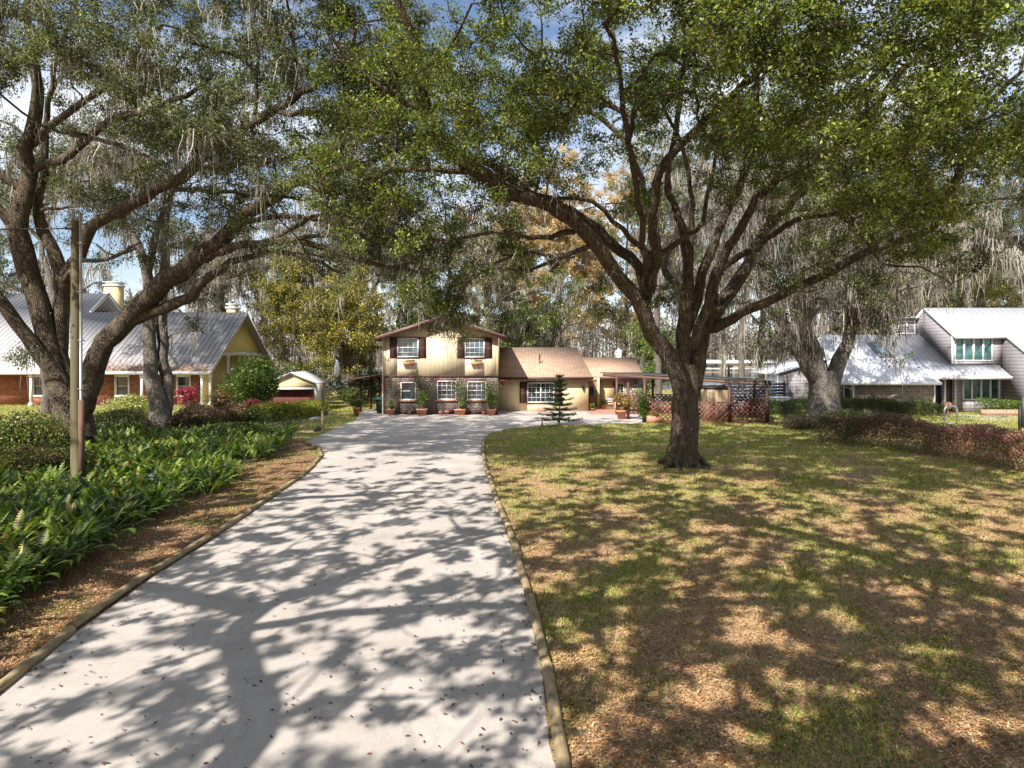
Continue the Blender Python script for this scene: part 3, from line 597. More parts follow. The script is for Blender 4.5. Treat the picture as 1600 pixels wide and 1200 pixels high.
# strap-leaved plants and low vines among them
rng = np.random.default_rng(31); cl = Cloud(); cnt = 0
while cnt < 900:
    yy = 8*(38/8)**rng.random(); xx = rng.uniform(-24, -4)
    if not in_poly([xx], [yy], FERN)[0] or xx < -.8*yy-1: continue
    if vnoise([xx], [yy], 12)[0] < .0 and yy < 20: continue
    cnt += 1; nf = rng.integers(9, 18); az = rng.random(nf)*2*pi; L_ = .4+.4*rng.random(nf); a = np.stack([xx+.08*np.cos(az), yy+.08*np.sin(az), np.zeros(nf)], 1)
    S = 4; V = np.zeros((nf, S+1, 2, 3)); sdv = np.stack([-np.sin(az), np.cos(az), 0*az], 1)
    for i in range(S+1):
        t = i/S; ho = L_*(.25*t+.55*t*t); ve = L_*(1.1*t-.45*t*t); p = a+np.stack([np.cos(az)*ho, np.sin(az)*ho, ve], 1); wd = .035*np.sin(pi*(.12+.86*t))
        V[:, i, 0] = p-sdv*wd/2*1.4; V[:, i, 1] = p+sdv*wd/2*1.4
    base = (np.arange(nf)*(S+1)*2)[:, None]; Q = np.concatenate([base+np.array([2*i, 2*i+1, 2*i+3, 2*i+2]) for i in range(S)], 0)
    cc = np.repeat(leaf_cols(nf, [(.07, .14, .025), (.13, .22, .035), (.24, .31, .06), (.05, .10, .02)], rng), (S+1)*2, 0); cl.add(V.reshape(-1, 3), Q, cc)
tag(cl.build('strap_leaf_plants', K['fern']), 'clumps of upright strap leaves growing among the ferns', 'bed plants', kind='stuff')
def lumpy(cl, n, poly, area, h, Ln, pal, rng, seed):
    xs = rng.uniform(area[0], area[1], n); ys = area[2]*(area[3]/area[2])**rng.random(n); k = in_poly(xs, ys, poly) & (xs > -.8*ys-1); xs = xs[k]; ys = ys[k]
    hh = h*(.35+.65*np.clip(.5+.5*vnoise(xs*1.3, ys*1.3, seed), 0, 1)); z = hh*rng.random(len(xs))**.4
    c = np.stack([xs, ys, z], 1); b = 1+.2*vnoise(xs*2, ys*2, seed+1)
    cl.add(leaf_quads(c, Ln*(.7+.6*rng.random(len(xs))), rng, .6, .7), quads_idx(len(xs)), np.repeat(leaf_cols(len(xs), pal, rng, b), 4, 0))
cl = Cloud(); lumpy(cl, 150000, FERN, (-27, -3, 6, 42), .34, .075, [(.035, .06, .018), (.05, .085, .02), (.08, .12, .025), (.03, .045, .02)], rng, 40)
tag(cl.build('ground_vines', K['leaf']), 'low dark vine leaves covering the soil below the ferns', 'ground cover', kind='stuff')
# ------------------------------------------------------------------ houses
K['metal_l'] = M_lines('grey_standing_seam', (.37, .355, .36), 'X', .43, .30, .13, .42, bump=.8, var=.12)
K['metal_w'] = M_lines('white_standing_seam', (.60, .61, .65), 'X', .42, .62, .08, .45, bump=.8, var=.07)
def wall(mb, x0, x1, z0, z1, y, holes=(), th=.18):
    """front-facing wall with real openings (x0,x1,z0,z1)"""
    xs = sorted({x0, x1, *[h[0] for h in holes], *[h[1] for h in holes]}); zs = sorted({z0, z1, *[h[2] for h in holes], *[h[3] for h in holes]})
    for a, b in zip(xs, xs[1:]):
        runs = []
        for c, d in zip(zs, zs[1:]):
            m = ((a+b)/2, (c+d)/2)
            if any(h[0] < m[0] < h[1] and h[2] < m[1] < h[3] for h in holes): continue
            if runs and abs(runs[-1][1]-c) < 1e-6: runs[-1][1] = d
            else: runs.append([c, d])
        for c, d in runs: mb.box(a, b, y, y+th, c, d)
def window(house, x0, x1, z0, z1, y, cols=3, rows=4, fm='white', gl='glass', mull=1, fw=.06, barw=.022, proud=.03, name='window', casing=None, label=None, cw=.09):
    f = MB(); f.box(x0, x1, y-proud, y+.10, z0, z0+fw); f.box(x0, x1, y-proud, y+.10, z1-fw, z1); f.box(x0, x0+fw, y-proud+.002, y+.10, z0+fw, z1-fw); f.box(x1-fw, x1, y-proud+.002, y+.10, z0+fw, z1-fw)
    for i in range(1, mull):
        xm = x0+(x1-x0)*i/mull; f.box(xm-fw*.6, xm+fw*.6, y-proud+.004, y+.10, z0+fw, z1-fw)
    w_ = f.build(name, K[fm], house)
    if label: w_['label'] = label
    g_ = MB(); g_.add([(x0+fw*.5, y+.09, z0+fw*.5), (x1-fw*.5, y+.09, z0+fw*.5), (x1-fw*.5, y+.09, z1-fw*.5), (x0+fw*.5, y+.09, z1-fw*.5)], [(0, 1, 2, 3)]); g_.build('pane', K[gl], w_)
    b_ = MB()
    for m in range(mull):
        a = x0+(x1-x0)*m/mull; c = x0+(x1-x0)*(m+1)/mull
        for i in range(1, cols): xx = a+(c-a)*i/cols; b_.box(xx-barw/2, xx+barw/2, y+.05, y+.07, z0+fw, z1-fw)
    for j in range(1, rows): zz = z0+(z1-z0)*j/rows; b_.box(x0+fw, x1-fw, y+.045, y+.068, zz-barw/2*(2 if j*2 == rows else 1), zz+barw/2*(2 if j*2 == rows else 1))
    if b_.n: b_.build('glazing_bars', K[fm], w_)
    if casing:
        c_ = MB(); q = cw
        c_.box(x0-q, x1+q, y-proud-.02, y-.002, z1, z1+q); c_.box(x0-q, x1+q, y-proud-.03, y-.002, z0-q, z0); c_.box(x0-q, x0, y-proud-.02, y-.003, z0, z1); c_.box(x1, x1+q, y-proud-.02, y-.003, z0, z1); c_.build('casing', K[casing], w_)
    return w_
def shutter(house, x0, x1, z0, z1, y, label=None):
    s = MB(); s.box(x0, x1, y-.045, y-.002, z0, z1); n = 9
    for k in range(2):
        a = z0+(z1-z0)*k/2+.06; b = z0+(z1-z0)*(k+1)/2-.05
        for i in range(n): zz = a+(b-a)*(i+.5)/n; s.bar((x0+.05, y-.055, zz), (x1-.05, y-.055, zz), (b-a)/n*.7, .02)
    return s.build('shutter', K['maroon'], house)
def shrubby(cl, c, r, n, Ln, pal, rng, aspect=.5, upb=.5, lump=7, shell=.55, jit=.25, dirs=False):
    """leaf-covered lumps filling an ellipsoid"""
    c = np.array(c, float); r = np.array(r, float); k = rng.integers(0, lump, n); d = rnd_unit(rng, lump); d[:, 2] = d[:, 2]*.7
    cc = c+d*r*.55; s = .42+.25*rng.random(lump); v = rnd_unit(rng, n); q = (shell+(1-shell)*rng.random(n)**.5)[:, None]
    p = cc[k]+v*q*r*s[k][:, None]; p += rng.normal(size=p.shape)*.05*r; p[:, 2] = np.maximum(p[:, 2], .03)
    b = np.clip(1+rng.normal(size=lump)*.18, .6, 1.5)[k]
    cl.add(leaf_quads(p, Ln*(.65+.7*rng.random(n)), rng, aspect, upb, dirs=v if dirs else None, db=.5), quads_idx(n), np.repeat(leaf_cols(n, pal, rng, b, jit), 4, 0)); return p

# main house: two-storey gable block, one-storey wing, recessed entry wing
H = thing('house', 'tan two-storey gabled house with brown shutters and brick ground floor', 'house', (-4.8, 47, 0))
Y = 47.0; hx = lambda p: (p-800)/23.0; hz = lambda p: 3.8-(p-560)/23.0
XL, XR = -8.7, -.96
wl = [(hx(626), hx(650), hz(625), hz(597)), (hx(683), hx(713), hz(624.5), hz(595)), (hx(730), hx(760), hz(624.5), hz(596))]
b = MB(); wall(b, XL, XR, 0, 2.55, Y, wl); b.box(XL, XL+.18, Y+.18, 56, 0, 2.55); b.box(XR-.18, XR, Y+.18, 56, 0, 2.55); b.build('brick_wall', K['brick_dark'], H)
wu = [(hx(621), hx(654), hz(558), hz(528)), (hx(726.5), hx(757), hz(558.5), hz(528.5))]
b = MB(); wall(b, XL, XR, 2.64, 5.28, Y-.03, wu, .21); b.box(XL, XL+.18, Y+.18, 56, 2.64, 5.28); b.box(XR-.18, XR, Y+.18, 56, 2.64, 5.28)
b.slab([(XL, Y-.03, 5.28), (XR, Y-.03, 5.28), (-4.67, Y-.03, 6.50)], .2, (0, -1, 0)); b.build('upper_wall', K['tan'], H)
b = MB(); b.box(XL-.03, XR+.03, Y-.07, Y+.12, 2.552, 2.638); b.build('floor_band', K['brown'], H)
b = MB(); b.box(XL-.04, XL+.1, Y-.055, Y-.032, 2.65, 5.25); b.box(XR-.1, XR+.04, Y-.055, Y-.032, 2.65, 5.25); b.box(XL+.12, XR-.12, Y-.055, Y-.032, 5.24, 5.31); b.tube([(XL-.07, Y-.08, 0), (XL-.07, Y-.08, 5.2)], .045, 8); b.build('corner_trim', K['tan_flat'], H)
s = .325; rf = MB()
for sg, xe in ((-1, -9.15), (1, -.38)):
    z0 = 6.69-abs(xe+4.67)*s; rf.slab([(-4.67, 46.35, 6.69), (xe, 46.35, z0), (xe, 56.6, z0), (-4.67, 56.6, 6.69)][::(1 if sg < 0 else -1)], .1, (0, 0, 1))
r_ = rf.build('gable_roof', K['shingle'], H)
b = MB()
for sg, xe in ((-1, -9.17), (1, -.36)):
    z0 = 6.58-abs(xe+4.67)*s; b.bar((-4.67, 46.30, 6.55), (xe, 46.30, z0-.03), .06, .22); b.bar((xe, 46.27, z0-.03), (xe, 56.6, z0-.03), .05, .2)
b.build('fascia', K['maroon'], r_)
window(H, *wu[0], Y-.03, 4, 4, 'white', 'glass_blue', casing='maroon', cw=.07); window(H, *wu[1], Y-.03, 4, 4, 'white', 'glass_blue', casing='maroon', cw=.07)
for (a, c, z0, z1) in wu: shutter(H, a-.52, a-.08, z0-.05, z1+.05, Y-.03); shutter(H, c+.08, c+.52, z0-.05, z1+.05, Y-.03)
for i, (a, c, z0, z1) in enumerate(wl):
    w_ = window(H, a, c, z0, z1, Y, 4 if i else 1, 4 if i else 2, 'white', 'glass')
    b = MB(); b.box(a-.1, c+.1, Y-.1, Y-.002, z0-.12, z0-.005); b.build('brick_sill', K['paver'], w_)
rng = np.random.default_rng(61)
for (a, c) in ((630, 648), (736, 753)):
    b = MB(); b.box(hx(a), hx(c), Y-.34, Y-.10, 3.38, 3.58); bx = b.build('window_box', K['terracotta'], H)
    cl = Cloud(); shrubby(cl, ((hx(a)+hx(c))/2, Y-.22, 3.64), (.45, .14, .13), 500, .06, BRT, rng); cl.build('plants', K['leaf'], bx)
# one-storey wing
YW = 49.8; wx = lambda p: (p-800)/21.7; wz = lambda p: 3.8-(p-560)/21.7
ww = (wx(824), wx(866), wz(629), wz(597.5))
b = MB(); wall(b, XR, 5.5, 0, 2.42, YW, [ww]); b.box(5.32, 5.5, YW+.18, 52.2, 0, 2.42); b.build('wing_wall', K['yellow'], H)
window(H, *ww, YW, 3, 4, 'white', 'glass', mull=2, casing='maroon', label='wide double window of the wing with small panes')
shutter(H, ww[0]-.55, ww[0]-.09, ww[2]-.05, ww[3]+.05, YW); shutter(H, ww[1]+.09, ww[1]+.55, ww[2]-.05, ww[3]+.05, YW)
zr, ze = 4.66, 2.50
b = MB(); b.slab([(XR+.02, 49.25, ze), (5.75, 49.25, ze), (5.05, 54.1, zr), (XR+.02, 54.1, zr)], .08, (0, 0, 1)); b.slab([(5.75, 49.25, ze), (5.75, 59, ze), (5.05, 54.1, zr)], .08, (0, 0, 1)); b.slab([(XR+.02, 54.1, zr), (5.05, 54.1, zr), (5.75, 59, ze), (XR+.02, 59, ze)], .08, (0, 0, 1)); wr = b.build('wing_roof', K['shingle'], H)
b = MB(); b.box(XR+.02, 5.78, 49.19, 49.25, 2.30, 2.47); b.box(5.75, 5.81, 49.25, 52, 2.30, 2.47); b.box(XR+.02, 5.74, 49.27, 49.79, 2.30, 2.33); b.build('fascia', K['maroon'], wr)
b = MB(); b.tube([(2.05, 51.3, 3.4), (2.05, 51.3, 4.1)], .05, 8); b.build('vent_pipe', K['brown'], wr)
# wall lantern and round plaque
b = MB(); lx = wx(911); b.box(lx-.05, lx+.05, YW-.06, YW-.002, 1.55, 1.75); b.lathe((lx, YW-.16, 1.5), [(.03, 0), (.07, .05), (.09, .28), (.12, .3), (.02, .42)], 8); b.bar((lx, YW-.06, 1.74), (lx, YW-.16, 1.9), .02, .02); b.build('wall_lantern', K['dark'], H)
# recessed entry with its lap-sided wall
b = MB(); wall(b, 5.5, 6.52, 0, 2.35, 52.2, [(5.62, 6.42, .1, 2.1)]); b.box(6.52, 6.60, 52.2, 53.2, 0, 2.35); b.build('entry_wall', K['yellow'], H)
b = MB(); b.box(5.62, 6.42, 52.24, 52.30, .1, 2.1); d_ = b.build('front_door', M_plain('orange_brown_door', (.36, .17, .08), .5, .2, 4, sc=(1, 1, .2)), H)
b = MB(); b.add([(6.02+.2*cos(t*pi/10), 52.235, 1.3+.5*sin(t*pi/10)) for t in range(20)], [tuple(range(20))]); b.build('oval_glass', K['glass_blue'], d_)
b = MB(); b.tube([(6.34, 52.2, 1.0), (6.34, 52.16, 1.0), (6.34, 52.16, 1.12), (6.34, 52.2, 1.12)], .015, 6); b.build('handle', K['steel'], d_)
b = MB(); b.box(6.60, 7.78, 53.2, 53.38, 0, 2.35); b.build('lap_wall', K['yellow_lap'], H)
b = MB(); wall(b, 7.78, 10.0, 0, 2.35, 53.2, [(8.05, 8.62, .75, 1.95)]); b.build('pale_brick_wall', K['brick_pale'], H)
window(H, 8.05, 8.62, .75, 1.95, 53.2, 2, 3, 'white', 'glass'); shutter(H, 7.80, 8.03, .7, 2.0, 53.2)
b = MB(); b.slab([(5.8, 52.6, 2.42), (10.1, 52.6, 2.42), (10.1, 57.4, 3.88), (5.2, 57.4, 3.88)], .08, (0, 0, 1)); b.slab([(5.2, 57.4, 3.88), (10.1, 57.4, 3.88), (10.1, 62, 2.4), (5.2, 62, 2.4)], .08, (0, 0, 1)); er = b.build('entry_roof', K['shingle'], H)
b = MB(); b.box(5.82, 10.15, 52.53, 52.6, 2.22, 2.40); b.build('fascia', K['maroon'], er)
b = MB(); b.box(8.72, 9.12, 57.6, 58.2, 3.4, 4.35); b.box(8.66, 9.18, 57.54, 58.26, 4.35, 4.44); b.box(8.8, 9.04, 57.7, 58.1, 4.44, 4.6); b.build('chimney', K['white'], er)
b = MB(); b.box(XL-.12, XR, Y-.35, Y-.01, .0, .03); b.build('foundation_strip', K['brown'], H)

# potted plants in front of the house
def pot_prof(h, r): return [(r*.72, 0), (r*.95, h*.8), (r*1.08, h*.8), (r*1.1, h), (r*.98, h), (r*.95, h*.93), (0.01, h*.93)]
def potted(label, x, y, h, r, build, cat='potted plant', potmat='terracotta', square=False):
    t = thing('potted_plant', label, cat, (x, y, 0)); m = MB()
    if square: m.box(x-r, x+r, y-r*.6, y+r*.6, .015, h)
    else: m.lathe((x, y, .015), pot_prof(h, r), 18)
    m.build('pot', K[potmat], t)
    rg = np.random.default_rng(int(abs(x)*100)); cl = Cloud(); build(cl, x, y, h, rg); cl.build('foliage', K['leaf'], t); return t
BGV = [(.07, .11, .03), (.10, .15, .04), (.14, .19, .06)]
MAG = [(.46, .06, .10), (.38, .05, .12), (.55, .12, .12), (.35, .10, .08)]
def climber(top, w, n, flower, bush=1.0):
    def f(cl, x, y, h, rg):
        st = [(x+rg.normal()*.08, y, h)]
        for k in range(6):
            e = (x+rg.uniform(-w, w), y+.35, top-rg.random()*.5); V, Q = tube_arr(np.array([(x, y, h*.8), (x+(e[0]-x)*.3, y+.1, (h+e[2])/2), e]), np.array([.02, .015, .008]), 4); cl.add(V, Q, np.array([.12, .09, .06]))
        shrubby(cl, (x, y+.1, h+.55*bush), (.42*bush, .3, .6*bush), int(n*.9), .10, BRT+BGV, rg)
        shrubby(cl, (x, y+.3, (top+h)/2+.3), (w*.75, .18, (top-h)/2), int(n*.8), .08, BGV, rg, shell=.1)
        k = int(n*flower*.45); px_ = x+rg.normal(size=k)*w*.7; pz = top-.1-np.abs(rg.normal(size=k))*.45
        cl.add(leaf_quads(np.stack([px_, y+.2+rg.random(k)*.25, pz], 1), .07, rg, .9), quads_idx(k), np.repeat(leaf_cols(k, MAG, rg), 4, 0))
    return f
potted('terracotta pot with thin flowering vine at the left brick corner', hx(614.5), 46.1, .42, .26, climber(2.5, .7, 900, .30, .55))
potted('large terracotta pot with bushy green vine between the left brick windows', hx(662), 46.0, .44, .36, climber(2.75, 1.3, 2600, .22, 1.15))
potted('terracotta pot with reddish climbing vine between the two gridded windows', hx(722.5), 46.05, .42, .28, climber(2.6, 1.0, 1700, .26, .7))
potted('terracotta pot with tall green climber by the brick corner next to the wing', hx(769), 46.0, .42, .28, climber(2.45, 1.0, 2300, .08, 1.0))
for i, (px, h) in enumerate(((641, .22), (689, .2), (699, .26), (715, .36), (756, .2))):
    x = hx(px); m = MB(); m.lathe((x, 46.5, .013), pot_prof(h, h*.55), 14)
    tag(m.build('clay_pot', K['terracotta'], loc=(x, 46.5, 0)), ['small empty clay pot right of the leftmost flowering vine', 'small empty clay pot below the left edge of the middle window', 'empty clay pot below the middle brick window', 'clay pot touching the large pot of the reddish vine', 'small empty clay pot below the right brick window'][i], 'pot', 'clay pots along the brick wall')
def leafy(rx, rz, n, Ln, pal, asp=.4):
    return lambda cl, x, y, h, rg: shrubby(cl, (x, y, h+rz*.8), (rx, rx, rz), n, Ln, pal, rg, aspect=asp, dirs=True)
potted('square clay planter with round bush at the far left end of the drive', X_(557, 46.5), 46.5, .5, .24, leafy(.42, .38, 900, .12, OAK+BRT[:1]))
CROT = [(.42, .30, .10), (.30, .24, .08), (.22, .10, .04), (.12, .14, .04), (.5, .38, .16)]
potted('terracotta pot with tall golden brown croton beside the shelter post', X_(971, 43.3), 43.3, .55, .32, leafy(.6, .62, 1100, .26, CROT, .3))
potted('small clay pot with dark green bush near the front door', X_(944, 51.4), 51.4, .35, .2, leafy(.35, .3, 600, .1, OAK))
potted('tiny yellowish green plant in a pot at the corner of the entry', X_(926, 49.9), 49.9, .18, .12, leafy(.2, .25, 250, .12, BRT))
potted('broad clay planter with trailing dry plant below the lattice', X_(1021, 40.9), 40.9, .42, .42, leafy(.4, .14, 300, .12, CROT), square=True)
m = MB(); m.box(wx(840), wx(852), 49.3, 49.7, .014, .24); x_ = wx(846); tag(m.build('clay_planter', K['terracotta'], loc=(x_, 49.5, 0)), 'low clay planter box on the paving under the wing window', 'planter')
t = thing('garden_bench', 'small pale garden bench beside the clay pot near the front door', 'bench', (X_(954, 51.6), 51.6, 0)); xs = X_(954, 51.6)
m = MB(); m.box(xs-.35, xs+.35, 51.4, 51.8, .40, .45); m.build('seat', K['white'], t)
m = MB(); m.box(xs-.35, xs+.35, 51.78, 51.82, .55, .62); m.box(xs-.35, xs+.35, 51.78, 51.82, .72, .80); m.build('backrest', K['white'], t)
for i, j in ((-1, -1), (1, -1), (-1, 1), (1, 1)): m = MB(); m.box(xs+i*.31-.025, xs+i*.31+.025, 51.6+j*.19-.025, 51.6+j*.19+.025, .017, .40 if j < 0 else .8); m.build('leg', K['white'], t)
# wheelie bin
t = thing('trash_bin', 'dark green wheeled bin with teal lid at the left house corner', 'bin', (-9.1, 47.9, 0)); bxx = -9.1
m = MB(); m.add([(bxx-.22, 47.65, .05), (bxx+.22, 47.65, .05), (bxx+.22, 48.15, .05), (bxx-.22, 48.15, .05), (bxx-.29, 47.55, .98), (bxx+.29, 47.55, .98), (bxx+.29, 48.25, .98), (bxx-.29, 48.25, .98)], [(0, 3, 2, 1), (4, 5, 6, 7), (0, 1, 5, 4), (1, 2, 6, 5), (2, 3, 7, 6), (3, 0, 4, 7)]); m.build('body', K['bin'], t)
m = MB(); m.slab([(bxx-.32, 47.5, 1.0), (bxx+.32, 47.5, 1.0), (bxx+.32, 48.28, 1.12), (bxx-.32, 48.28, 1.12)], .05); m.bar((bxx-.25, 48.33, 1.1), (bxx+.25, 48.33, 1.1), .04, .04); m.build('lid', K['teal'], t)
for i in (-1, 1): m = MB(); m.tube([(bxx+i*.2, 48.15, .12), (bxx+i*.27, 48.15, .12)], .11, 12); m.build('wheel', K['dark'], t)
# side lean-to by the house
t = thing('lean_to', 'brown open lean-to roof on posts left of the two-storey block', 'shelter', (-10, 50, 0))
m = MB(); m.slab([(-11.4, 48, 2.36), (-8.75, 48, 2.78), (-8.75, 54.5, 2.78), (-11.4, 54.5, 2.36)], .1, (0, 0, 1)); m.build('roof', K['maroon'], t)
for (x, y) in ((-10.75, 49.2), (-10.5, 51.5), (-10.3, 53.8)): m = MB(); m.box(x-.07, x+.07, y-.07, y+.07, 0, 2.38); m.build('post', K['brown'], t)
m = MB(); m.bar((-10.9, 48.3, 2.2), (-10.3, 54.2, 2.2), .06, .18); m.build('beam', K['brown'], t)

# ------------------------------------------------------------------ lattice shelter on the right
t = thing('lattice_shelter', 'open brown shelter with low lattice walls and thin dark roof', 'shelter', (11.3, 42, 0))
m = MB(); m.slab([(6.1, 48.0, 2.84), (15.35, 40.4, 2.46), (16.2, 45.5, 2.46), (9.8, 51.6, 2.76)], .05, (0, 0, 1)); m.build('roof', M_plain('tar_roof', (.055, .05, .052), .8, .3, 3), t)
m = MB(); m.bar((6.3, 47.95, 2.66), (15.2, 40.65, 2.30), .06, .2); m.bar((15.2, 40.65, 2.30), (16.0, 45.3, 2.46), .06, .18); m.build('beam', M_plain('faded_brown_beam', (.17, .10, .07), .8, .25, 5), t)
def lat(m, p0, p1, z0, z1, step=.28, w=.06, frame=.05):
    p0 = np.array(p0, float); p1 = np.array(p1, float); Ln = np.linalg.norm(p1-p0); d = (p1-p0)/Ln; nrm = np.array([-d[1], d[0]]); h = z1-z0
    def pt(u, z, o): q = p0+d*u+nrm*o; return (q[0], q[1], z)
    for sgn, o in ((1, 0), (-1, .012)):
        u = -h
        while u < Ln+h:
            a, b = (u, u+h) if sgn > 0 else (u+h, u)
            za, zb = z0, z1
            if a < 0: za = z0+(0-a)/((b-a))*h; a2 = 0
            elif a > Ln: za = z0+(a-Ln)/(a-b)*h; a2 = Ln
            else: a2 = a
            if b < 0: zb = z0+h*(a-0)/(a-b); b2 = 0
            elif b > Ln: zb = z0+h*(Ln-a)/(b-a); b2 = Ln
            else: b2 = b
            if zb-za > .02: m.bar(pt(a2, za, o), pt(b2, zb, o), .01, w, up=(d[0], d[1], 0))
            u += step
    for z in (z0, z1): m.bar(pt(0, z, .006), pt(Ln, z, .006), .04, frame)
FP = lambda px, y: (X_(px, y), y)
posts = [((7.25, 43.2), 2.3, 'maroon'), ((7.9, 41.2), 2.62, 'maroon'), ((10.2, 41.0), 2.5, 'brown'), ((12.85, 40.9), 2.36, 'brown'), ((15.05, 40.8), 2.28, 'maroon'), ((15.75, 44.9), 2.4, 'brown'), ((9.6, 47.2), 2.75, 'brown'), ((12.6, 46.2), 2.6, 'brown'), ((7.1, 46.9), 2.6, 'maroon')]
for (p, h, mm) in posts: m = MB(); m.box(p[0]-.08, p[0]+.08, p[1]-.08, p[1]+.08, 0, h); m.build('post', K[mm], t)
for a, c, z0, z1, mm in (((7.98, 41.2), (10.12, 41.0), .08, 1.18, 'maroon'), ((10.28, 41.0), (12.77, 40.9), .08, 1.2, 'maroon'), ((12.93, 40.9), (14.97, 40.8), .08, 1.2, 'maroon'), ((7.2, 47), (9.5, 47.2), .1, 1.3, 'brown'), ((9.7, 47.2), (12.5, 46.2), .1, 1.35, 'brown'), ((12.7, 46.2), (15.7, 45), .1, 1.3, 'brown'), ((15.1, 40.9), (15.72, 44.8), .1, 1.2, 'maroon'), ((12.95, 41.02), (13.9, 40.98), 1.32, 2.15, 'brown'), ((14.0, 40.97), (14.95, 40.92), 1.32, 2.15, 'brown')):
    m = MB(); lat(m, a, c, z0, z1); m.build('lattice_panel', M_plain('lattice_red', (.20, .085, .065), .8, .25, 4) if mm == 'maroon' and 'lr' not in K else K.get('lr') if mm == 'maroon' else K['brown'], t)
    if mm == 'maroon' and 'lr' not in K: K['lr'] = bpy.data.materials['lattice_red']
t = thing('garden_cabinet', 'tan plank cabinet with sloping lid standing inside the lattice shelter', 'cabinet', (12.2, 42.6, 0)); x0, x1 = 11.75, 13.25
m = MB(); m.box(x0, x1, 42.2, 43.1, .05, 2.0); m.build('body', K['wood'], t); m = MB(); m.slab([(x0-.05, 42.1, 2.02), (x1+.05, 42.1, 2.02), (x1+.05, 43.2, 2.12), (x0-.05, 43.2, 2.12)], .05); m.build('lid', K['dark'], t)
m = MB(); m.box(x0+.04, x0+.6, 42.16, 42.197, .15, 1.9); dd = m.build('door', K['wood'], t); m = MB(); m.box(x0+.5, x0+.53, 42.12, 42.157, .95, 1.12); m.build('handle', K['dark'], dd)
cl = Cloud(); rng = np.random.default_rng(71); shrubby(cl, (7.75, 40.95, 1.0), (.28, .2, 1.0), 1500, .12, BRT+OAK[:3], rng); 
V, Q = tube_arr(np.array([(7.75, 40.95, 0), (7.7, 40.95, 1), (7.8, 40.9, 2)]), np.array([.03, .02, .01]), 5); cl.add(V, Q, np.array([.1, .08, .05]))
tag(cl.build('climbing_plant', K['leaf'], loc=(7.75, 40.95, 0)), 'green plant climbing the front left shelter post', 'plant')

# ------------------------------------------------------------------ left neighbour's house
N = thing('house', 'long brick house with grey standing seam roof behind the left oak', 'house', (-40, 56.5, 0))
b = MB(); b.slab([(-66, 55, 2.77), (-24, 55, 2.77), (-24, 62.6, 7.97), (-38.3, 62.6, 7.97), (-38.3, 65.5, 9.95), (-66, 65.5, 9.95)], .12, (0, 0, 1)); b.slab([(-38.3, 62.6, 7.97), (-24, 62.6, 7.97), (-24, 70.2, 2.8), (-38.3, 70.2, 2.8)], .12, (0, 0, 1)); b.slab([(-66, 65.5, 9.95), (-38.3, 65.5, 9.95), (-38.3, 74, 4.1), (-66, 74, 4.1)], .12, (0, 0, 1)); nr_ = b.build('roof', K['metal_l'], N)
b = MB(); b.box(-66, -23.98, 54.88, 54.99, 2.50, 2.75); b.bar((-23.93, 54.95, 2.66), (-23.93, 62.6, 7.86), .06, .22); b.bar((-23.93, 62.6, 7.86), (-23.93, 70.2, 2.7), .06, .22); b.bar((-38.2, 62.7, 7.95), (-38.2, 65.5, 9.87), .06, .24); b.bar((-38.2, 65.5, 9.87), (-38.2, 69, 7.45), .06, .24); b.build('gutter', K['white'], nr_)
b = MB(); b.bar((-23.89, 55.0, 2.80), (-23.89, 62.6, 7.99), .03, .10); b.bar((-38.16, 62.7, 8.06), (-38.16, 65.5, 9.98), .04, .12); b.bar((-38.16, 65.5, 9.98), (-38.16, 69, 7.56), .04, .12); b.build('verge_trim', K['seam'], nr_)
YB = 56.5; bxp = lambda p: (p-800)/F*YB
hw = [(bxp(181), bxp(201), .75, 2.35), (bxp(277), bxp(297), .75, 2.35), (bxp(52), bxp(72), .75, 2.35), (bxp(112), bxp(134), .75, 2.35), (bxp(-60), bxp(-40), .75, 2.35)]
b = MB(); wall(b, -64, bxp(312), 0, 2.9, YB, hw); b.build('brick_wall', K['brick_red'], N)
for h in hw: window(N, *h, YB, 1, 2, 'white', 'glass', casing='white')
b = MB(); b.slab([(-24.6, 55.6, 4.0), (-24.6, 69.6, 4.0), (-24.6, 69.6, 2.9), (-24.6, 62.6, 7.8), (-24.6, 55.6, 2.9)][0:0] or [(-24.6, 57.9, 4.35), (-24.6, 67.3, 4.35), (-24.6, 62.6, 7.6)], .15, (1, 0, 0)); b.build('gable_wall', K['yel_sid'], N)
b = MB(); b.box(-24.8, -24.45, 58.3, 68.6, 4.05, 4.35); b.build('porch_beam', K['white'], N)
b = MB(); b.box(-27.4, -27.2, 57.6, 69, 0, 4.0); b.box(bxp(312)+.0, -24.9, 56.7, 56.9, 0, 3.0); b.build('porch_wall', K['yel_sid'], N)
b = MB(); b.add([(-27.15, 62+.55*cos(a), 1.9+.9*sin(a)) for a in np.linspace(0, pi, 12)]+[(-27.15, 61.45, .7), (-27.15, 62.55, .7)], [tuple(range(14))]); w_ = b.build('arched_window', K['glass'], N)
b = MB(); pts = [(-27.13, 62+.6*cos(a), 1.9+.95*sin(a)) for a in np.linspace(0, pi, 12)]; pts = [(-27.13, 62.6, .65)]+pts+[(-27.13, 61.4, .65), (-27.13, 62.6, .65)]
for p, q in zip(pts, pts[1:]): b.bar(p, q, .05, .09)
b.build('frame', K['white'], w_)
for (x, y, h) in ((-29.55, 55.25, 2.5), (-24.75, 55.25, 2.5), (-24.25, 55.6, 2.5), (-38.4, 55.25, 2.5), (-35.4, 55.25, 2.5), (-24.6, 59.9, 4.05), (-24.6, 65.5, 4.05), (-47, 55.25, 2.5)):
    b = MB(); b.box(x-.09, x+.09, y-.09, y+.09, .25, h-.2); b.box(x-.15, x+.15, y-.15, y+.15, 0, .25); b.box(x-.14, x+.14, y-.14, y+.14, h-.2, h); b.build('porch_post', K['white'], N)
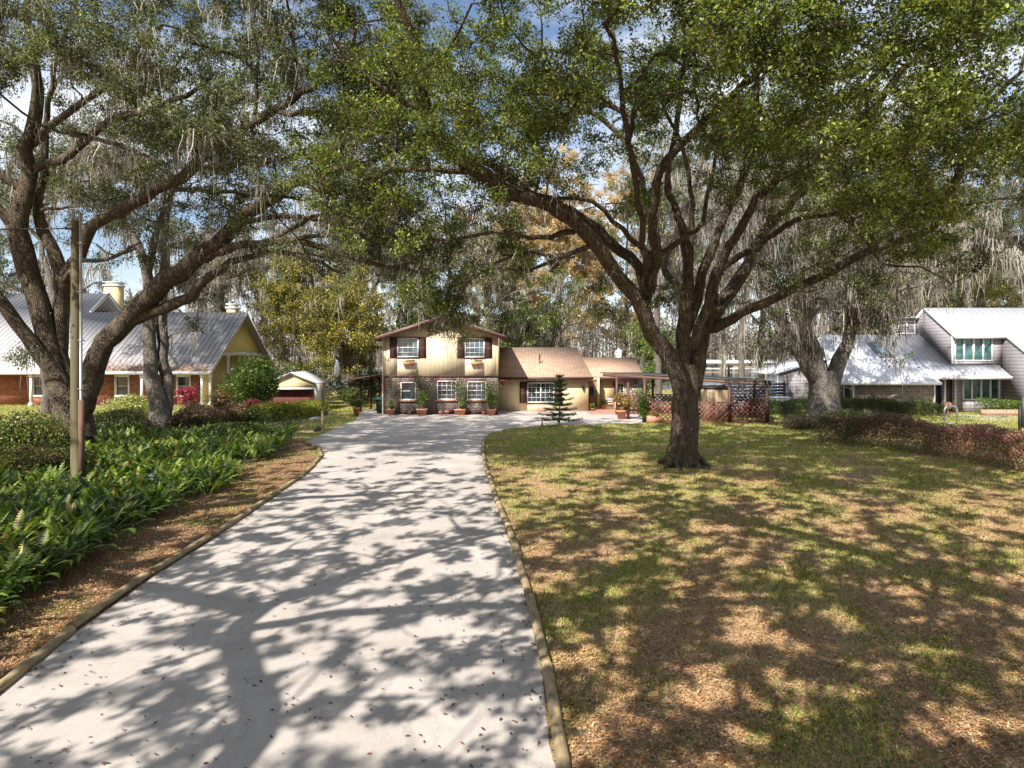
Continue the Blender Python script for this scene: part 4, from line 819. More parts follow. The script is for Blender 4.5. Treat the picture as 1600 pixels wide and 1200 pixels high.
for (px0, px1, yy, zt, lab) in ((162, 184, 67.5, 11.3, 'tall lap-sided chimney'), (354, 367, 64.5, 8.9, 'small pale chimney')):
    x0, x1 = X_(px0, yy), X_(px1, yy); b = MB(); b.box(x0, x1, yy, yy+1.1, 6.5, zt-.45); c_ = b.build('chimney', K['yellow_lap'], nr_); c_['label'] = lab
    b = MB(); b.box(x0-.1, x1+.1, yy-.1, yy+1.2, zt-.447, zt-.3); b.box(x0+.1, x1-.1, yy+.1, yy+1, zt-.3, zt-.08); b.box(x0-.1, x1+.1, yy-.1, yy+1.2, zt-.08, zt); b.build('chimney_cap', K['white'], c_) if False else b.build('chimney_cap', K['white'], nr_)
rng = np.random.default_rng(81); n = 2600; x = rng.uniform(-37, -24.2, n); v = rng.exponential(.35, n).clip(0, 2.2); c = np.stack([x, 55.03+v, 2.82+v*.684+.01], 1)
tag(Cloud().add(leaf_quads(c, .11, rng, .6, 2), quads_idx(n), np.repeat(leaf_cols(n, [(.5, .24, .10), (.42, .26, .14), (.55, .33, .18)], rng), 4, 0)).build('roof_leaves', K['dry']), 'orange dead leaves gathered along the eave of the grey roof', 'fallen leaves', kind='stuff')

# ------------------------------------------------------------------ right neighbour's house
W = thing('house', 'modern grey lap-sided house with white metal roofs at the right edge', 'house', (30, 48.8, 0))
pz = lambda y: 2.2+.586*(y-46.8); bz = lambda y: 7.6-.61*(52-y)
b = MB(); b.slab([(21.6, 46.8, pz(46.8)), (29.0, 46.8, pz(46.8)), (29.0, 47.43, pz(47.43)), (34.25, 47.43, pz(47.43)), (34.25, 48.78, pz(48.78)), (31.0, 48.78, pz(48.78)), (31.0, 52.6, pz(52.6)), (23.5, 52.6, pz(52.6))], .12, (0, 0, 1)); b.slab([(23.5, 52.6, 5.6), (31, 52.6, 5.6), (31, 58, 2.9), (23.5, 58, 2.9)], .12, (0, 0, 1)); wr1 = b.build('low_roof', K['metal_w'], W)
b = MB(); b.slab([(31, 48.45, bz(48.45)), (34.6, 48.45, bz(48.45)), (34.6, 43.6, bz(43.6)), (50, 43.6, bz(43.6)), (50, 52, 7.6), (31, 52, 7.6)], .12, (0, 0, 1)); b.slab([(31, 52, 7.6), (50, 52, 7.6), (50, 58.5, 3.6), (31, 58.5, 3.6)], .12, (0, 0, 1)); wr2 = b.build('high_roof', K['metal_w'], W)
b = MB(); b.bar((30.97, 48.4, bz(48.4)-.09), (30.97, 52, 7.5), .05, .2); b.bar((30.97, 52, 7.5), (30.97, 58.5, 3.5), .05, .2); b.bar((34.57, 43.6, bz(43.6)-.09), (34.57, 48.4, bz(48.4)-.09), .05, .18); b.box(30.98, 34.6, 48.38, 48.44, bz(48.4)-.2, bz(48.4)-.02)
b.box(21.6, 29.02, 46.7, 46.79, 2.0, 2.2); b.box(29.02, 34.27, 47.34, 47.42, 2.37, 2.57); b.build('fascia', K['white'], W)
b = MB(); b.slab([(31, 48.8, 3.3), (31, 52.6, 5.45), (31, 57, 4), (31, 57, 4.4), (31, 52, 7.46), (31, 48.8, bz(48.8)-.13)], .12, (-1, 0, 0))
wup = (31.22, 33.92, 3.60, 5.28); wlo = (31.82, 34.45, .86, 2.40)
wall(b, 31.14, 34.6, 3.35, bz(48.8)-.13, 48.8, [wup]); wall(b, 29.0, 34.6, 0, 2.95, 48.85, [wlo, (29.7, 30.35, 0, 2.35), (30.62, 31.12, 0, 2.35)])
b.slab([(34.6, 49, 0), (34.6, 49, bz(49)-.14), (34.6, 44, bz(44)-.14), (34.6, 44, 0)], .14, (-1, 0, 0)); b.slab([(29.1, 53, 5.3), (31, 53, 5.3), (31, 53, 6.85), (29.1, 53, 6.85)], .14, (0, -1, 0))
b.build('siding_wall', K['grey_sid'], W); b = MB(); b.slab([(19.6, 51, 0), (25.5, 51, 0), (25.5, 51, 4.4), (19.6, 51, 2.72)], .15, (0, -1, 0)); b.build('side_wall', K['grey_sid'], W)
b = MB(); b.slab([(19.3, 50.8, 2.7), (23.6, 50.8, 3.92), (23.6, 57, 3.92), (19.3, 57, 2.7)], .1, (0, 0, 1)); b.build('side_roof', K['metal_w'], W)
b = MB(); b.box(30.95, 31.13, 48.68, 48.78, 3.4, 5.45); b.box(19.52, 19.6, 50.9, 51.0, 0, 2.65); b.box(30.42, 30.56, 48.7, 48.84, 0, 2.4); b.box(31.2, 31.3, 48.72, 48.84, 0, 2.4); b.build('corner_trim', K['white'], W)
window(W, *wup, 48.8, 1, 1, 'white', 'glass_teal', mull=4, fw=.09, label='upper four-pane window with white frame'); window(W, *wlo, 48.85, 1, 1, 'white', 'glass_teal', mull=4, fw=.09, label='lower four-pane window above the hedge')
window(W, 29.55, 30.9, 5.68, 6.66, 52.97, 1, 1, 'white', 'glass_blue', mull=2, fw=.08, label='small upper window under the flat roof'); 
b = MB(); b.box(28.9, 31.0, 52.6, 55, 6.86, 6.96); b.build('clerestory_roof', K['metal_w'], W); b = MB(); b.box(29.7, 30.35, 48.97, 49.0, 0, 2.35); b.build('recess_shade', K['dark'], W); b = MB(); b.box(30.62, 31.12, 48.95, 49.0, .02, 2.33); b.build('door', M_plain('plum_door', (.06, .045, .06), .4), W)  # flat black panel in the left opening stands in for the recess's shade
b = MB(); b.box(23.4, 28.85, 47.35, 47.6, 0, 2.3); b.build('stone_wall', K['stone'], W); b = MB(); b.box(28.85, 28.95, 47.3, 47.6, 0, 2.25); b.box(23.3, 23.4, 47.3, 47.6, 0, 2.25); b.build('wall_trim', K['white'], W)
b = MB(); b.box(22.0, 23.3, 48.3, 48.5, 0, 2.6); b.build('recess_wall', K['grey_sid'], W); window(W, 22.55, 23.2, .3, 2.15, 48.27, 1, 1, 'white', 'glass_teal')
b = MB(); b.tube([(21.9, 46.72, 2.05), (22.9, 46.9, 1.75), (23.2, 47.25, 1.5), (23.2, 47.25, 0)], .05, 8); b.build('downpipe', K['steel'], W)
def on(x, y, o): return (x, y-.5*o, pz(y)+.86*o)
b = MB(); b.slab([on(26.35, 49.6, .14), on(27.35, 49.6, .14), on(27.35, 51.4, .14), on(26.35, 51.4, .14)], .13); sk = b.build('skylight', K['seam'], W); b = MB(); b.slab([on(26.43, 49.72, .155), on(27.27, 49.72, .155), on(27.27, 51.28, .155), on(26.43, 51.28, .155)], .01); b.build('pane', K['glass_blue'], sk)
b = MB(); b.box(31.3, 36.5, 46.0, 46.3, .01, .38); tag(b.build('brick_planter', K['paver'], loc=(33.5, 46.1, 0)), 'low pinkish brick planter wall under the right house window', 'planter wall')

# hedges and shrubs -------------------------------------------------
def hedge(name, label, pts, w, h, n, Ln, pal, seed, cat='hedge', wob=.3):
    rg = np.random.default_rng(seed); pts = np.array(pts, float); s = np.concatenate([[0], np.cumsum(np.linalg.norm(np.diff(pts, axis=0), axis=1))]); u = rg.random(n)*s[-1]
    cx = np.interp(u, s, pts[:, 0]); cy = np.interp(u, s, pts[:, 1]); i = np.clip(np.searchsorted(s, u)-1, 0, len(pts)-2); d = (pts[i+1]-pts[i]); d /= np.linalg.norm(d, axis=1)[:, None]
    a = rg.random(n)*pi; q = .72+.28*rg.random(n)**.5; lum = 1+wob*vnoise(cx*1.7, cy*1.7+a*.8, seed)
    o = np.sign(np.cos(a))*np.abs(np.cos(a))**.6*w/2*q*lum; z = np.maximum(.04, np.sin(a)**.6*h*q*lum)
    p = np.stack([cx-d[:, 1]*o, cy+d[:, 0]*o, z], 1)+rg.normal(size=(n, 3))*.05; p[:, 2] = np.maximum(p[:, 2], .03)
    b = np.clip(1+.35*vnoise(cx*2.3, z*3, seed+1), .5, 1.6); cols = leaf_cols(n, pal[0], rg, b)
    if len(pal) > 1:
        k = vnoise(cx*1.1, z*2+a, seed+2)+rg.normal(size=n)*.35 > pal[2]; cols[k] = leaf_cols(int(k.sum()), pal[1], rg, b[k])
    cl = Cloud(); cl.add(leaf_quads(p, Ln*(.6+.8*rg.random(n)), rg, .55, .5), quads_idx(n), np.repeat(cols, 4, 0))
    m = int(s[-1]*9); u = rg.random(m)*s[-1]; a0 = np.stack([np.interp(u, s, pts[:, 0]), np.interp(u, s, pts[:, 1]), np.zeros(m)], 1); e = a0+np.stack([rg.normal(size=m)*.3, rg.normal(size=m)*.2, h*(.6+.55*rg.random(m))], 1)
    V, Q = ribbons(a0, e, .03, rg, 2, .05); cl.add(V, Q, np.array([.16, .11, .08])); c0 = pts.mean(0)
    return tag(cl.build(name, K['leaf'], loc=(c0[0], c0[1], 0)), label, cat)
REDB = [(.16, .07, .045), (.12, .06, .04), (.22, .11, .08), (.09, .06, .03), (.28, .17, .12)]
hedge('hedge', 'long reddish brown hedge running along the right lawn edge', [(13.9, 31.3), (15.2, 30.2), (16.5, 28.6), (17.3, 26.3), (17.6, 23), (17.9, 17), (18, 12)], 1.4, 1.32, 76000, .07, (OAK+GREYG+BRT[:1], [(.30, .12, .085), (.20, .09, .07), (.40, .21, .15), (.13, .08, .05), (.46, .32, .23)], .12), 301, wob=.13)
hedge('hedge', 'brown and green hedge between the twin-trunked tree and the ferns', [(-24, 29.5), (-20, 31.2), (-16.5, 33.5), (-14.8, 37.5)], 1.5, 1.25, 34000, .08, (OAK, REDB+[(.24, .17, .12)], .15), 302)
hedge('hedge', 'clipped green hedge left of the stout oak beyond the shelter', [(15.7, 46.5), (19.9, 46.5)], .9, .95, 9000, .08, (BRT+OAK[:2],), 303)
hedge('hedge', 'clipped dark green hedge below the stone wall', [(20.9, 46), (28.7, 46)], .95, .92, 15000, .08, (OAK+BRT[:1],), 304)
hedge('hedge', 'bright green hedge under the four-pane window', [(31.6, 46.8), (36.5, 46.8)], .8, .98, 9000, .08, (BRT+OAK[:2],), 305)
hedge('hedge', 'rounded yellow-green croton hedge beside the small shed', [(-15.3, 41.6), (-14.1, 43.6), (-13.2, 46.6)], 2.0, .92, 16000, .12, ([(.20, .24, .04), (.30, .30, .05), (.12, .17, .03), (.36, .30, .06)],), 306, wob=.15)
def shrub(label, c, r, n, Ln, pal, seed, name='shrub', cat='shrub', asp=.5, dirs=False, stem=True, lump=9):
    rg = np.random.default_rng(seed); t = thing(name, label, cat, (c[0], c[1], 0)); cl = Cloud(); shrubby(cl, c, r, n, Ln, pal, rg, asp, lump=lump, dirs=dirs); cl.build('foliage', K['leaf'], t)
    m = MB()
    for k in range(5): m.tube([(c[0]+rg.normal()*.08, c[1]+rg.normal()*.08, 0), (c[0]+rg.normal()*r[0]*.2, c[1], c[2]*.6), (c[0]+rg.normal()*r[0]*.5, c[1]+rg.normal()*r[1]*.4, c[2]+r[2]*.4)], [.04, .03, .012], 5)
    m.build('stems', K['bark_grey'], t); return t
TI = [(.38, .05, .09), (.25, .04, .06), (.48, .12, .14), (.12, .05, .04)]
shrub('big round green bush in front of the yellow gable', (-17.1, 45.5, 2.3), (1.75, 1.6, 1.9), 9000, .19, OAK[:3]+BRT[:3], 311, lump=14)
shrub('loose green bush at the foot of the yellow gable, left of the big one', (-19.3, 47.5, 1.3), (1.1, 1.1, 1.3), 2600, .16, OAK+BRT[:2], 312)
shrub('red-leaved ti plant beside the big round bush', (-15.9, 43.0, .85), (.75, .5, .65), 900, .26, TI, 313, name='ti_plant', cat='plant', asp=.25, dirs=True)
shrub('red-leaved ti plant right of the twin trunks', (-22.3, 47.5, 1.25), (.8, .5, .8), 800, .26, TI, 314, name='ti_plant', cat='plant', asp=.25, dirs=True)
shrub('dark reddish shrub between the white porch post and the big bush', (-18.6, 44, 1.1), (.8, .7, .9), 1500, .16, REDB+TI[:1]+OAK, 315)
shrub('yellow-green variegated bush left of the twin trunks', (-23.2, 42, .85), (1.7, 1.0, .85), 4200, .13, [(.34, .34, .10), (.22, .26, .06), (.42, .38, .16), (.12, .18, .04)], 316)
shrub('dry pinkish bush behind the utility pole', (-25.0, 44.5, .9), (1.2, .8, .8), 2000, .12, [(.40, .28, .22), (.30, .2, .15), (.2, .18, .08)], 317)
shrub('tall glossy shrub at the left edge behind the ferns', (-17.6, 24.5, .95), (2.2, 1.4, 1.1), 12000, .11, OAK+BRT[:1]+REDB[:1], 318, lump=10)
shrub('dark shrub at the foot of the utility pole', (-14.4, 21.3, .62), (1.5, 1.0, .62), 8000, .085, OAK+REDB[:2], 319, lump=12)
shrub('dark low shrub at the left edge near the ferns', (-16.6, 19.8, .7), (1.5, 1.0, .75), 9000, .085, OAK+REDB[:1], 320, lump=12)
shrub('lush dark green shrub at the bend of the drive', (-12.3, 31.6, .45), (2.0, 1.2, .5), 9000, .12, OAK+BRT[:2], 321, lump=14)
shrub('green shrub between the brown hedge and the croton hedge', (-14.4, 37.6, .6), (1.8, 1.3, .65), 7000, .13, OAK+BRT[:3], 322, lump=12)
shrub('bright green low shrub in front of the brown hedge', (-16.0, 34.5, .45), (1.8, 1.0, .5), 6000, .12, BRT+OAK[:2], 323, lump=12)
shrub('pale green bush at the left end of the right hedge', (15.1, 31.6, .75), (1.25, 1.0, .8), 7000, .085, BRT+GREYG, 324, lump=12)
shrub('grey-green tangled bush behind the right hedge by the stout oak', (17.6, 34.5, .8), (1.8, 1.2, .85), 8000, .09, GREYG+REDB[:2], 325, lump=12)
shrub('yellowish bush behind the basketball post', (-8.0, 60, 1.5), (3.2, 1.5, 1.6), 5000, .2, BRT+GOLD[:3], 326, lump=12)
shrub('bright green bush behind the lean-to posts', (-13, 62, 1.6), (3, 1.5, 1.7), 4500, .2, BRT+OAK[:2], 327, lump=12)
shrub('dark green bush right of the small shed', (-12.6, 54, .8), (1.1, 1, .8), 2500, .15, OAK, 328)
shrub('tall dark bush behind the small shed', (-17, 57, 1.9), (3.2, 1.6, 2.0), 5000, .2, OAK, 329, lump=14)
shrub('leafy green shrub behind the lattice shelter', (9.3, 54, 1.4), (1.6, 1.0, 1.4), 3500, .16, BRT+OAK[:2], 330)
shrub('pale twiggy shrub heap at the foot of the stout oak', (15.4, 37.2, .35), (1.4, .8, .4), 3500, .09, [(.30, .22, .16), (.22, .17, .11), (.16, .15, .07)], 331)

# ------------------------------------------------------------------ small shed, fence, hoop
t = thing('shed', 'small tan shed with pale metal roof and dark red plank front', 'shed', (-15.9, 50, 0))
b = MB(); b.slab([(-15.9, 49.7, 2.82), (-14.0, 49.7, 2.02), (-14.0, 53.4, 2.02), (-15.9, 53.4, 2.82)], .07, (0, 0, 1)); b.slab([(-17.8, 49.7, 2.02), (-15.9, 49.7, 2.82), (-15.9, 53.4, 2.82), (-17.8, 53.4, 2.02)], .07, (0, 0, 1)); b.build('roof', K['metal_white'], t)
b = MB(); b.slab([(-17.5, 50, 1.6), (-14.3, 50, 1.6), (-14.3, 50, 2.05), (-15.9, 50, 2.72), (-17.5, 50, 2.05)], .12, (0, -1, 0)); b.build('gable', K['yellow_lap'], t)
b = MB(); b.box(-14.42, -14.3, 50.12, 53.2, 0, 2.05); b.box(-17.5, -14.42, 53.05, 53.2, 0, 2.05); b.build('side_wall', K['white'], t)
b = MB(); b.slab([(-17.7, 49.3, 1.62), (-14.2, 49.3, 1.62), (-14.2, 49.98, 1.74), (-17.7, 49.98, 1.74)], .03, (0, 0, 1)); b.build('awning', K['metal_white'], t)
b = MB()
for i in range(22): x = -17.5+i*.145; b.box(x, x+.135, 49.85+.01*(i % 2), 49.93, .02, 1.58)
b.build('plank_front', K['red_wood'], t)
t = thing('basketball_hoop', 'weathered basketball post with fan backboard and red rim at the drive edge', 'basketball hoop', (X_(504, 37.7), 37.7, 0)); x = X_(504, 37.7); y = 37.7
b = MB(); b.tube([(x, y, 0), (x, y, 2.42), (x+.35, y+.1, 2.75), (x+.72, y+.2, 3.02)], [.065, .06, .055, .05], 10); b.build('pole', M_plain('rusty_pole', (.17, .13, .10), .8, .3, 6), t)
b = MB(); bx = x+.78; v = [(bx, y-.45, 2.84), (bx, y+.65, 2.84), (bx+.02, y+.85, 3.2), (bx+.03, y+.6, 3.6), (bx+.03, y+.1, 3.74), (bx+.03, y-.42, 3.6), (bx+.02, y-.66, 3.2)]; ang = .35
v = [(bx+(p[1]-y-.1)*-.08, y+.1+(p[1]-y-.1)*cos(ang), p[2]) for p in v]; b.slab(v, .04); b.build('backboard', K['white'], t)
b = MB(); cx, cy = bx+.42, y+.05; ring = [(cx+.23*cos(a), cy+.23*sin(a), 2.96) for a in np.linspace(0, 2*pi, 21)]; b.tube(ring, .012, 6, cap=False); b.bar((bx+.02, cy, 2.96), (cx-.23, cy, 2.96), .05, .03); b.build('rim', K['orange'], t)
b = MB()
for k in range(12):
    a = 2*pi*k/12; a2 = a+.5; b.tube([(cx+.22*cos(a), cy+.22*sin(a), 2.95), (cx+.14*cos(a2), cy+.14*sin(a2), 2.55)], .004, 4); a2 = a-.5; b.tube([(cx+.22*cos(a), cy+.22*sin(a), 2.95), (cx+.14*cos(a2), cy+.14*sin(a2), 2.55)], .004, 4)
b.build('net', K['white'], t)
def blob(c, r, m, name, label, cat, seed=1):
    rg = np.random.default_rng(seed); b = MB(); n, k = 14, 9; v = []
    for j in range(k+1):
        ph = -pi/2+pi*j/k
        for i in range(n): th = 2*pi*i/n; q = 1+.16*sin(3*th+seed)*cos(ph)+rg.normal()*.04; v.append((c[0]+r[0]*cos(th)*cos(ph)*q, c[1]+r[1]*sin(th)*cos(ph)*q, max(0, c[2]+r[2]*sin(ph))))
    b.add(v, [(j*n+i, j*n+(i+1) % n, (j+1)*n+(i+1) % n, (j+1)*n+i) for j in range(k) for i in range(n)]); return tag(b.build(name, m, smooth=True, loc=(c[0], c[1], 0)), label, cat)
blob((X_(495, 36), 36, .12), (.2, .17, .17), K['rock'], 'rock', 'dark round rock at the drive corner beside the basketball post', 'rock')
b = MB(); b.box(X_(508, 46), X_(516, 46), 46, 46.5, .005, .22); tag(b.build('paving_block', K['conc'], loc=(X_(512, 46), 46.2, 0)), 'pale concrete block on the grass between shed and hoop post', 'block')
b = MB(); b.slab([(X_(484, 43), 43, .06), (X_(498, 43), 43, .06), (X_(500, 44.6), 44.6, .06), (X_(486, 44.6), 44.6, .06)], .05, (0, 0, 1)); tag(b.build('stepping_slab', K['conc'], loc=(X_(490, 43.5), 43.5, 0)), 'pale stepping slab beside the croton hedge', 'slab')
b = MB(); b.slab([(X_(545, 45.2), 45.2, .07), (X_(558, 45.2), 45.2, .07), (X_(560, 46.2), 46.2, .07), (X_(546, 46.2), 46.2, .07)], .06, (0, 0, 1)); tag(b.build('stepping_slab', K['brown'], loc=(X_(551, 45.6), 45.6, 0)), 'dark flat mat in front of the square clay planter', 'mat')

# utility pole with conduit
px0 = X_(119.5, 20); t = thing('utility_pole', 'greenish wooden utility pole with metal conduit rising from the ferns', 'utility pole', (px0, 20, 0))
b = MB(); b.tube([(px0, 20, 0), (px0, 20, 2), (px0-.01, 20, 4), (px0, 20, 6), (px0+.01, 20, 7.78)], [.155, .152, .148, .144, .14], 16); b.build('pole', K['pole'], t)
b = MB(); b.tube([(px0+.19, 19.9, 2.6), (px0+.19, 19.9, 5), (px0+.18, 19.9, 8.0)], .042, 10); b.build('conduit', K['steel'], t)
b = MB(); b.box(px0+.145, px0+.26, 19.84, 19.98, 0, 2.6); b.build('cable_guard', K['bark_red'] if False else M_plain('rusty_guard', (.13, .075, .05), .8, .3, 4), t)
b = MB()
for z in (2.9, 4.3, 5.7, 7.1): b.box(px0+.13, px0+.26, 19.85, 19.97, z, z+.035)
b.build('strap', K['steel'], t)
b = MB(); b.tube([(px0, 19.8, 7.5), (px0-.15, 19.78, 7.52)], .03, 8); b.build('insulator', K['dark'], t)
pts = [(px0-.15+(-30-px0)*q, 19.8-9*q, 7.52-.9*q+(-1.2)*q*(1-q)) for q in np.linspace(0, 1, 24)]
b = MB(); b.tube(pts, .018, 6); tag(b.build('overhead_wire', K['dark'], loc=(px0-8, 18, 0)), 'thin dark overhead wire running left from the utility pole', 'wire')

# Norfolk pine
rg = np.random.default_rng(91); D = 39.2; x = X_(874, D); t = thing('norfolk_pine', 'young tiered Norfolk pine at the lawn edge in front of the wing', 'pine tree', (x, D, 0))
m = MB(); m.tube([(x, D, 0), (x+.02, D, 1), (x, D, 2), (x+.02, D, 2.85)], [.05, .042, .028, .01], 8); cl = Cloud(); NP = [(.04, .075, .03), (.055, .10, .035), (.03, .055, .025), (.08, .12, .05)]
for k in range(10):
    z = .42+k*.262; Ln = 1.18*(1-k/11.5); 
    for j in range(7):
        a = 2*pi*(j+.5*(k % 2))/7+rg.normal()*.12; q = np.linspace(0, 1, 8)[:, None]; L1 = Ln*(.85+.3*rg.random())
        P0 = np.array([x, D, z])+np.concatenate([np.cos(a)*q*L1, np.sin(a)*q*L1, (-.10+.02*k)*L1*np.sin(q*2.2)+.22*q**2*L1*(.35+k*.1)-.05], 1); m.tube(P0, [.014*(1-.7*i/7) for i in range(8)], 5)
        n = int(300*L1); u = rg.random(n); c = np.stack([np.interp(u, q[:, 0], P0[:, i]) for i in range(3)], 1)+rg.normal(size=(n, 3))*.036; c[:, 2] += .02
        cl.add(leaf_quads(c, .085, rg, .3, .6, dirs=np.tile([[cos(a), sin(a), .5]], (n, 1)), db=.55), quads_idx(n), np.repeat(leaf_cols(n, NP, rg), 4, 0))
m.build('trunk', K['bark_grey'], t, smooth=True); cl.build('crown', K['leaf'], t)
b = MB(); b.lathe((X_(847, 38.8), 38.8, 0), [(.10, 0), (.09, .06), (.035, .12), (.055, .2), (.01, .3)], 10); tag(b.build('garden_ornament', K['orange'] if False else K['terracotta'], loc=(X_(847, 38.8), 38.8, 0)), 'small red clay ornament on the grass left of the Norfolk pine', 'ornament')

# right side small things
t = thing('garden_chair', 'black iron garden chair on the grass beside the stout oak', 'chair', (X_(1234, 40), 40, 0)); x = X_(1234, 40)
m = MB()
for i in range(7): m.box(x-.24+i*.075, x-.20+i*.075, 39.78, 40.22, .44, .46)
m.box(x-.26, x+.26, 39.76, 39.79, .43, .47); m.build('seat', K['dark'], t)
m = MB(); m.tube([(x-.24, 40.22, .46), (x-.27, 40.3, .85), (x, 40.32, 1.0), (x+.27, 40.3, .85), (x+.24, 40.22, .46)], .015, 6)
for i in range(5): m.tube([(x-.16+i*.08, 40.22, .46), (x-.17+i*.085, 40.31, .93)], .009, 5)
m.build('backrest', K['dark'], t)
for i, j in ((-1, -1), (1, -1), (-1, 1), (1, 1)): m = MB(); m.tube([(x+i*.24, 40+j*.2, .45), (x+i*.2, 40+j*.2, .2), (x+i*.29, 40+j*.25, 0)], .015, 6); m.build('leg', K['dark'], t)
for i in (-1, 1): m = MB(); m.tube([(x+i*.25, 40.25, .68), (x+i*.29, 39.85, .68), (x+i*.25, 39.8, .45)], .014, 6); m.build('armrest', K['dark'], t)
t = thing('air_conditioner', 'pale outdoor air conditioner unit behind the clipped hedge', 'air conditioner', (18.6, 48, 0)); m = MB(); m.box(18.0, 19.2, 47.6, 48.5, .02, 1.08); m.build('body', M_lines('ac_louvres', (.6, .6, .58), 'Z', .06, .5, .35), t); m = MB(); m.box(17.97, 19.23, 47.57, 48.53, 1.08, 1.13); m.lathe((18.6, 48.05, 1.13), [(.36, 0), (.36, .02), (.3, .03)], 20); m.build('top_grille', K['white'], t)
t = thing('slat_fence', 'navy blue horizontal slat fence right of the lattice shelter', 'fence', (17.4, 49.5, 0))
for i in range(5): m = MB(); x = 15.2+i*1.08; m.box(x-.05, x+.05, 49.56, 49.66, 0, 2.1); m.build('post', K['dark'], t)
m = MB()
for i in range(9): m.box(15.1, 19.6, 49.5, 49.55, .12+i*.22, .30+i*.22)
m.build('slat_panel', M_plain('navy_paint', (.05, .065, .10), .5, .15), t)
x = 25.0; b = MB(); b.tube([(x, 40, 0), (x, 40, .78), (x+.06, 40, .95), (x+.2, 40, 1.04), (x+.54, 40, 1.04), (x+.68, 40, .95), (x+.74, 40, .78), (x+.74, 40, 0)], .055, 10); b.tube([(x-.1, 40, .32), (x+.1, 40, .32)], .07, 8); tag(b.build('pipe_loop', K['steel'], loc=(x, 40, 0), smooth=True), 'grey inverted U pipe standing on the lawn beyond the right hedge', 'pipe')
b = MB(); b.box(x-.2, x+.3, 39.6, 39.95, .01, .12); tag(b.build('valve_box', K['conc'], loc=(x, 39.8, 0)), 'low grey box at the foot of the grey U pipe', 'box')
t = thing('dark_panel', 'dark green panel on a frame at the right edge beyond the hedge', 'panel', (25.0, 33, 0)); m = MB(); m.box(24.35, 25.9, 33, 33.08, .5, 1.98); m.build('board', M_plain('dark_green_board', (.025, .05, .04), .5), t)
for xx in (24.25, 25.9): m = MB(); m.box(xx-.04, xx+.04, 32.98, 33.1, 0, 1.6); m.build('post', K['dark'], t)
b = MB(); xx = 32.0*1; b.lathe((X_(1481, 46.9), 46.9, 0), [(.1, 0), (.05, .1), (.05, .35), (.22, .42), (.26, .6), (.2, .8), (.02, .86)], 14); tag(b.build('garden_urn', K['terracotta'], loc=(X_(1481, 46.9), 46.9, 0)), 'orange clay urn beside the right house door', 'urn')
# lakeside structures
t = thing('boathouse', 'long white-roofed boat dock out on the lake', 'boat dock', (50, 150, 0)); m = MB(); m.slab([(41, 148, 2.9), (57, 148, 2.9), (57, 151, 3.5), (41, 151, 3.5)], .15, (0, 0, 1)); m.slab([(41, 151, 3.5), (57, 151, 3.5), (57, 154, 2.9), (41, 154, 2.9)], .15, (0, 0, 1)); m.build('roof', K['white'], t)
m = MB(); m.box(38, 58, 148, 154, .7, .9); m.build('deck', K['wood'], t); m = MB(); m.box(41, 57, 147.9, 148, 1.5, 1.62); m.box(41, 57, 147.9, 148, 1.9, 1.98); m.build('railing', K['white'], t)
for i in range(9): m = MB(); m.box(41+i*2-.12, 41+i*2+.12, 148.1, 148.34, -.3, 2.85); m.build('post', K['brown'], t)
t = thing('dock_arbor', 'dark timber arbor by the water seen over the shelter roof', 'arbor', (22, 76, 0)); m = MB(); m.box(20.2, 24.2, 75.8, 78, 2.85, 3.0); m.build('top', K['dark'], t)
for (xx, yy) in ((20.5, 76), (23.8, 76), (20.5, 77.8), (23.8, 77.8)): m = MB(); m.box(xx-.1, xx+.1, yy-.1, yy+.1, 0, 2.85); m.build('post', K['dark'], t)
# ------------------------------------------------------------------ the trees that frame the view
RS = .86
def T(*a):   # a traced limb: (px, py, distance, radius) ...
    return (np.array([P(q[0], q[1], q[2]) for q in a]), np.array([q[3]*RS for q in a]))
def bare_limbs(c, limbs, rng):
    """oaks carry their leaves on the outer twigs: open the crown round the heavy limbs and on their side towards the camera"""
    keep = np.ones(len(c), bool); u = c-np.array([0, 0, CH]); dist = np.linalg.norm(u, axis=1); u = u/dist[:, None]
    for pts, rad in limbs:
        p, r = smooth_line(pts, rad, .7); p = p[r > .075]
        for q in p:
            d3 = np.linalg.norm(c-q, axis=1); w = q-np.array([0, 0, CH]); t = u@w; lat_ = np.linalg.norm(w-u*t[:, None], axis=1)
            keep &= ~((d3 < .95) | ((lat_ < .45) & (dist < t) & (rng.random(len(c)) < .42)))
    return c[keep]
rng = np.random.default_rng(101)
